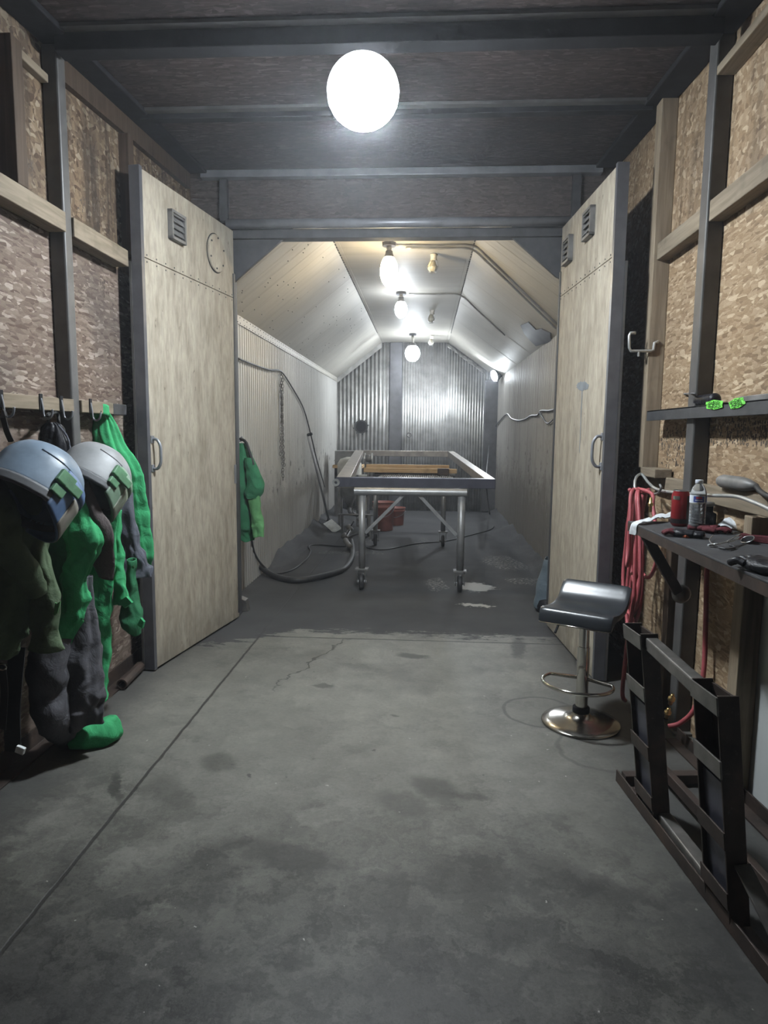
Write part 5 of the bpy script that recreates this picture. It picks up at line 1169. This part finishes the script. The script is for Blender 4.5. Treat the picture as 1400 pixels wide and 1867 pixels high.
# ------------------------------------------------------------------ rusty steel frame
A0 = onZ(1122, 1424); A1 = onZ(1400, 1797); d = (A1-A0).normalized(); A2 = A0+d*(A1-A0).length*1.35
rt = V((d.y, -d.x, 0)); rt = rt if rt.x > 0 else -rt
t = thing('rusty_post_stand', 'heavy rusty steel frame with two box posts standing on the floor below the shelf', 'stand', A0)
MB().angle(A0+V((0, 0, .002)), A2+V((0, 0, .002)), .075, .05, .007, flip=1 if d.cross(V((0, 0, 1))).dot(rt) > 0 else -1).build('base_angle', M['rust'], t, bevel=.0015)
def box_post(base, top_nl, top_fl, wx, zb=.02):
    B = base; hz_ = top_nl.z; L = (V((top_fl.x, top_fl.y, 0))-V((top_nl.x, top_nl.y, 0))); Ly = .145
    lean = V((0, 0, 0))
    ln = (top_nl-B)/top_nl.z; Q = lambda x, y, z: B+rt*x-d*y+ln*z
    T = .008
    def plate(x0, x1, y0, y1, z0, z1): 
        m = MB(); m.add([Q(x, y, z) for z in (z0, z1) for x, y in ((x0, y0), (x1, y0), (x1, y1), (x0, y1))], [(0,3,2,1),(4,5,6,7),(0,1,5,4),(1,2,6,5),(2,3,7,6),(3,0,4,7)]); return m
    plate(0, wx, 0, T, zb, hz_).build('post_side', M['rust'], t, bevel=.002)
    plate(0, wx, Ly-T, Ly, zb, hz_).build('post_side', M['rust'], t, bevel=.002)
    plate(wx-T, wx, T, Ly-T, zb, hz_-.01).build('post_web', M['rust'], t)
    plate(.015, .021, T, Ly-T, zb, hz_*.62).build('inner_plate', M['blue_steel'], t)
    for f0 in (.92, .66, .36, .10): plate(-.006, 0, -.004, Ly+.004, hz_*f0, hz_*f0+.055).build('batten', M['rust_light'] if f0 > .6 else M['rust'], t, bevel=.0015)
    return Q, hz_, Ly
B1 = onZ(1193, 1514); t1 = onP(1168, 1156, B1, d); B2 = onZ(1331, 1702); t2 = onP(1308, 1270, B2, d)
w1 = (onP(1200, 1156, B1, d)-t1).length; w2 = (onP(1348, 1269, B2, d)-t2).length
Q1, H1, L1 = box_post(B1, t1, onZ(1142, 1137, t1.z), w1); Q2, H2, L2 = box_post(B2, t2, onZ(1264, 1235, t2.z), w2)
MB().beam(Q1(w1*.55, 0, H1-.035), Q2(w2*.35, L2, H2-.03), .045, .045).build('top_rail', M['rust_light'], t, bevel=.006)
MB().beam(Q1(w1*.6, 0, .045), Q2(w2*.6, L2, .045), .05, .05).build('bottom_rail', M['rust_light'], t, bevel=.006)
C0 = onZ(1236, 1338, .03); C1 = onZ(1400, 1496, .03)
MB().angle(C0-V((0, 0, .028)), C0-V((0, 0, .028))+d*1.6, .06, .06, .007, flip=1).build('base_angle', M['rust'], t)
m0 = onZ(1205, 1400, .05); MB().beam(m0, m0+d*1.5, .03, .045).build('middle_rail', M['rust'], t, bevel=.003)
for p0 in (A0+d*.03, A0+d*1.25): 
    k = (C0-p0).dot(rt); MB().beam(p0+rt*.02+V((0, 0, .03)), p0+rt*k+V((0, 0, .03)), .045, .04).build('cross_bar', M['rust'], t, bevel=.003)
MB().beam(Q1(w1*.2, L1, .06), A0+d*.06+rt*.1+V((0, 0, .03)), .03, .03).build('corner_brace', M['rust'], t, bevel=.002)
a = Q2(w2*.7, -.004, .22); MB().beam(a, a+d*.30+rt*.03-V((0, 0, .195)), .008, .05, rt).build('diagonal_strap', M['rust_light'], t, bevel=.002)

# haze volume added for lamp bloom and lifted blacks
t_ = bpy.data.materials.new('glow_haze'); t_.use_nodes = True; nt = t_.node_tree; nt.nodes.remove(nt.nodes['Principled BSDF'])
sc_ = nt.nodes.new('ShaderNodeVolumeScatter'); sc_.inputs['Density'].default_value = .0075; sc_.inputs['Anisotropy'].default_value = .55; sc_.inputs['Color'].default_value = (.9, .93, 1, 1)
nt.links.new(sc_.outputs[0], nt.nodes['Material Output'].inputs['Volume'])
HAZE = MB().boxp((XL, -1.4, .003), (XR, 12.6, 3.9)).build('glow_haze', t_); HAZE['kind'] = 'stuff'; HAZE['label'] = 'thin haze added for the glow around the lamps and lifted blacks'; HAZE['category'] = 'haze'
# ------------------------------------------------------------------ world and colour management
W_ = bpy.data.worlds.new('world'); S.world = W_; W_.use_nodes = True
bg = W_.node_tree.nodes['Background']; bg.inputs[0].default_value = (.60, .66, .75, 1); bg.inputs[1].default_value = .035
vs = S.view_settings; vs.view_transform = 'Standard'; vs.look = 'None'; vs.exposure = 0.0; vs.gamma = 1.0
try: vs.use_curve_mapping = False
except Exception: pass
S.cycles.use_denoising = True; S.cycles.use_adaptive_sampling = True; S.cycles.adaptive_threshold = .12; S.cycles.adaptive_min_samples = 16
S.cycles.max_bounces = 7; S.cycles.diffuse_bounces = 3; S.cycles.glossy_bounces = 2; S.cycles.volume_bounces = 0; S.cycles.transmission_bounces = 6
S.cycles.caustics_reflective = False; S.cycles.caustics_refractive = False; S.cycles.sample_clamp_indirect = 6
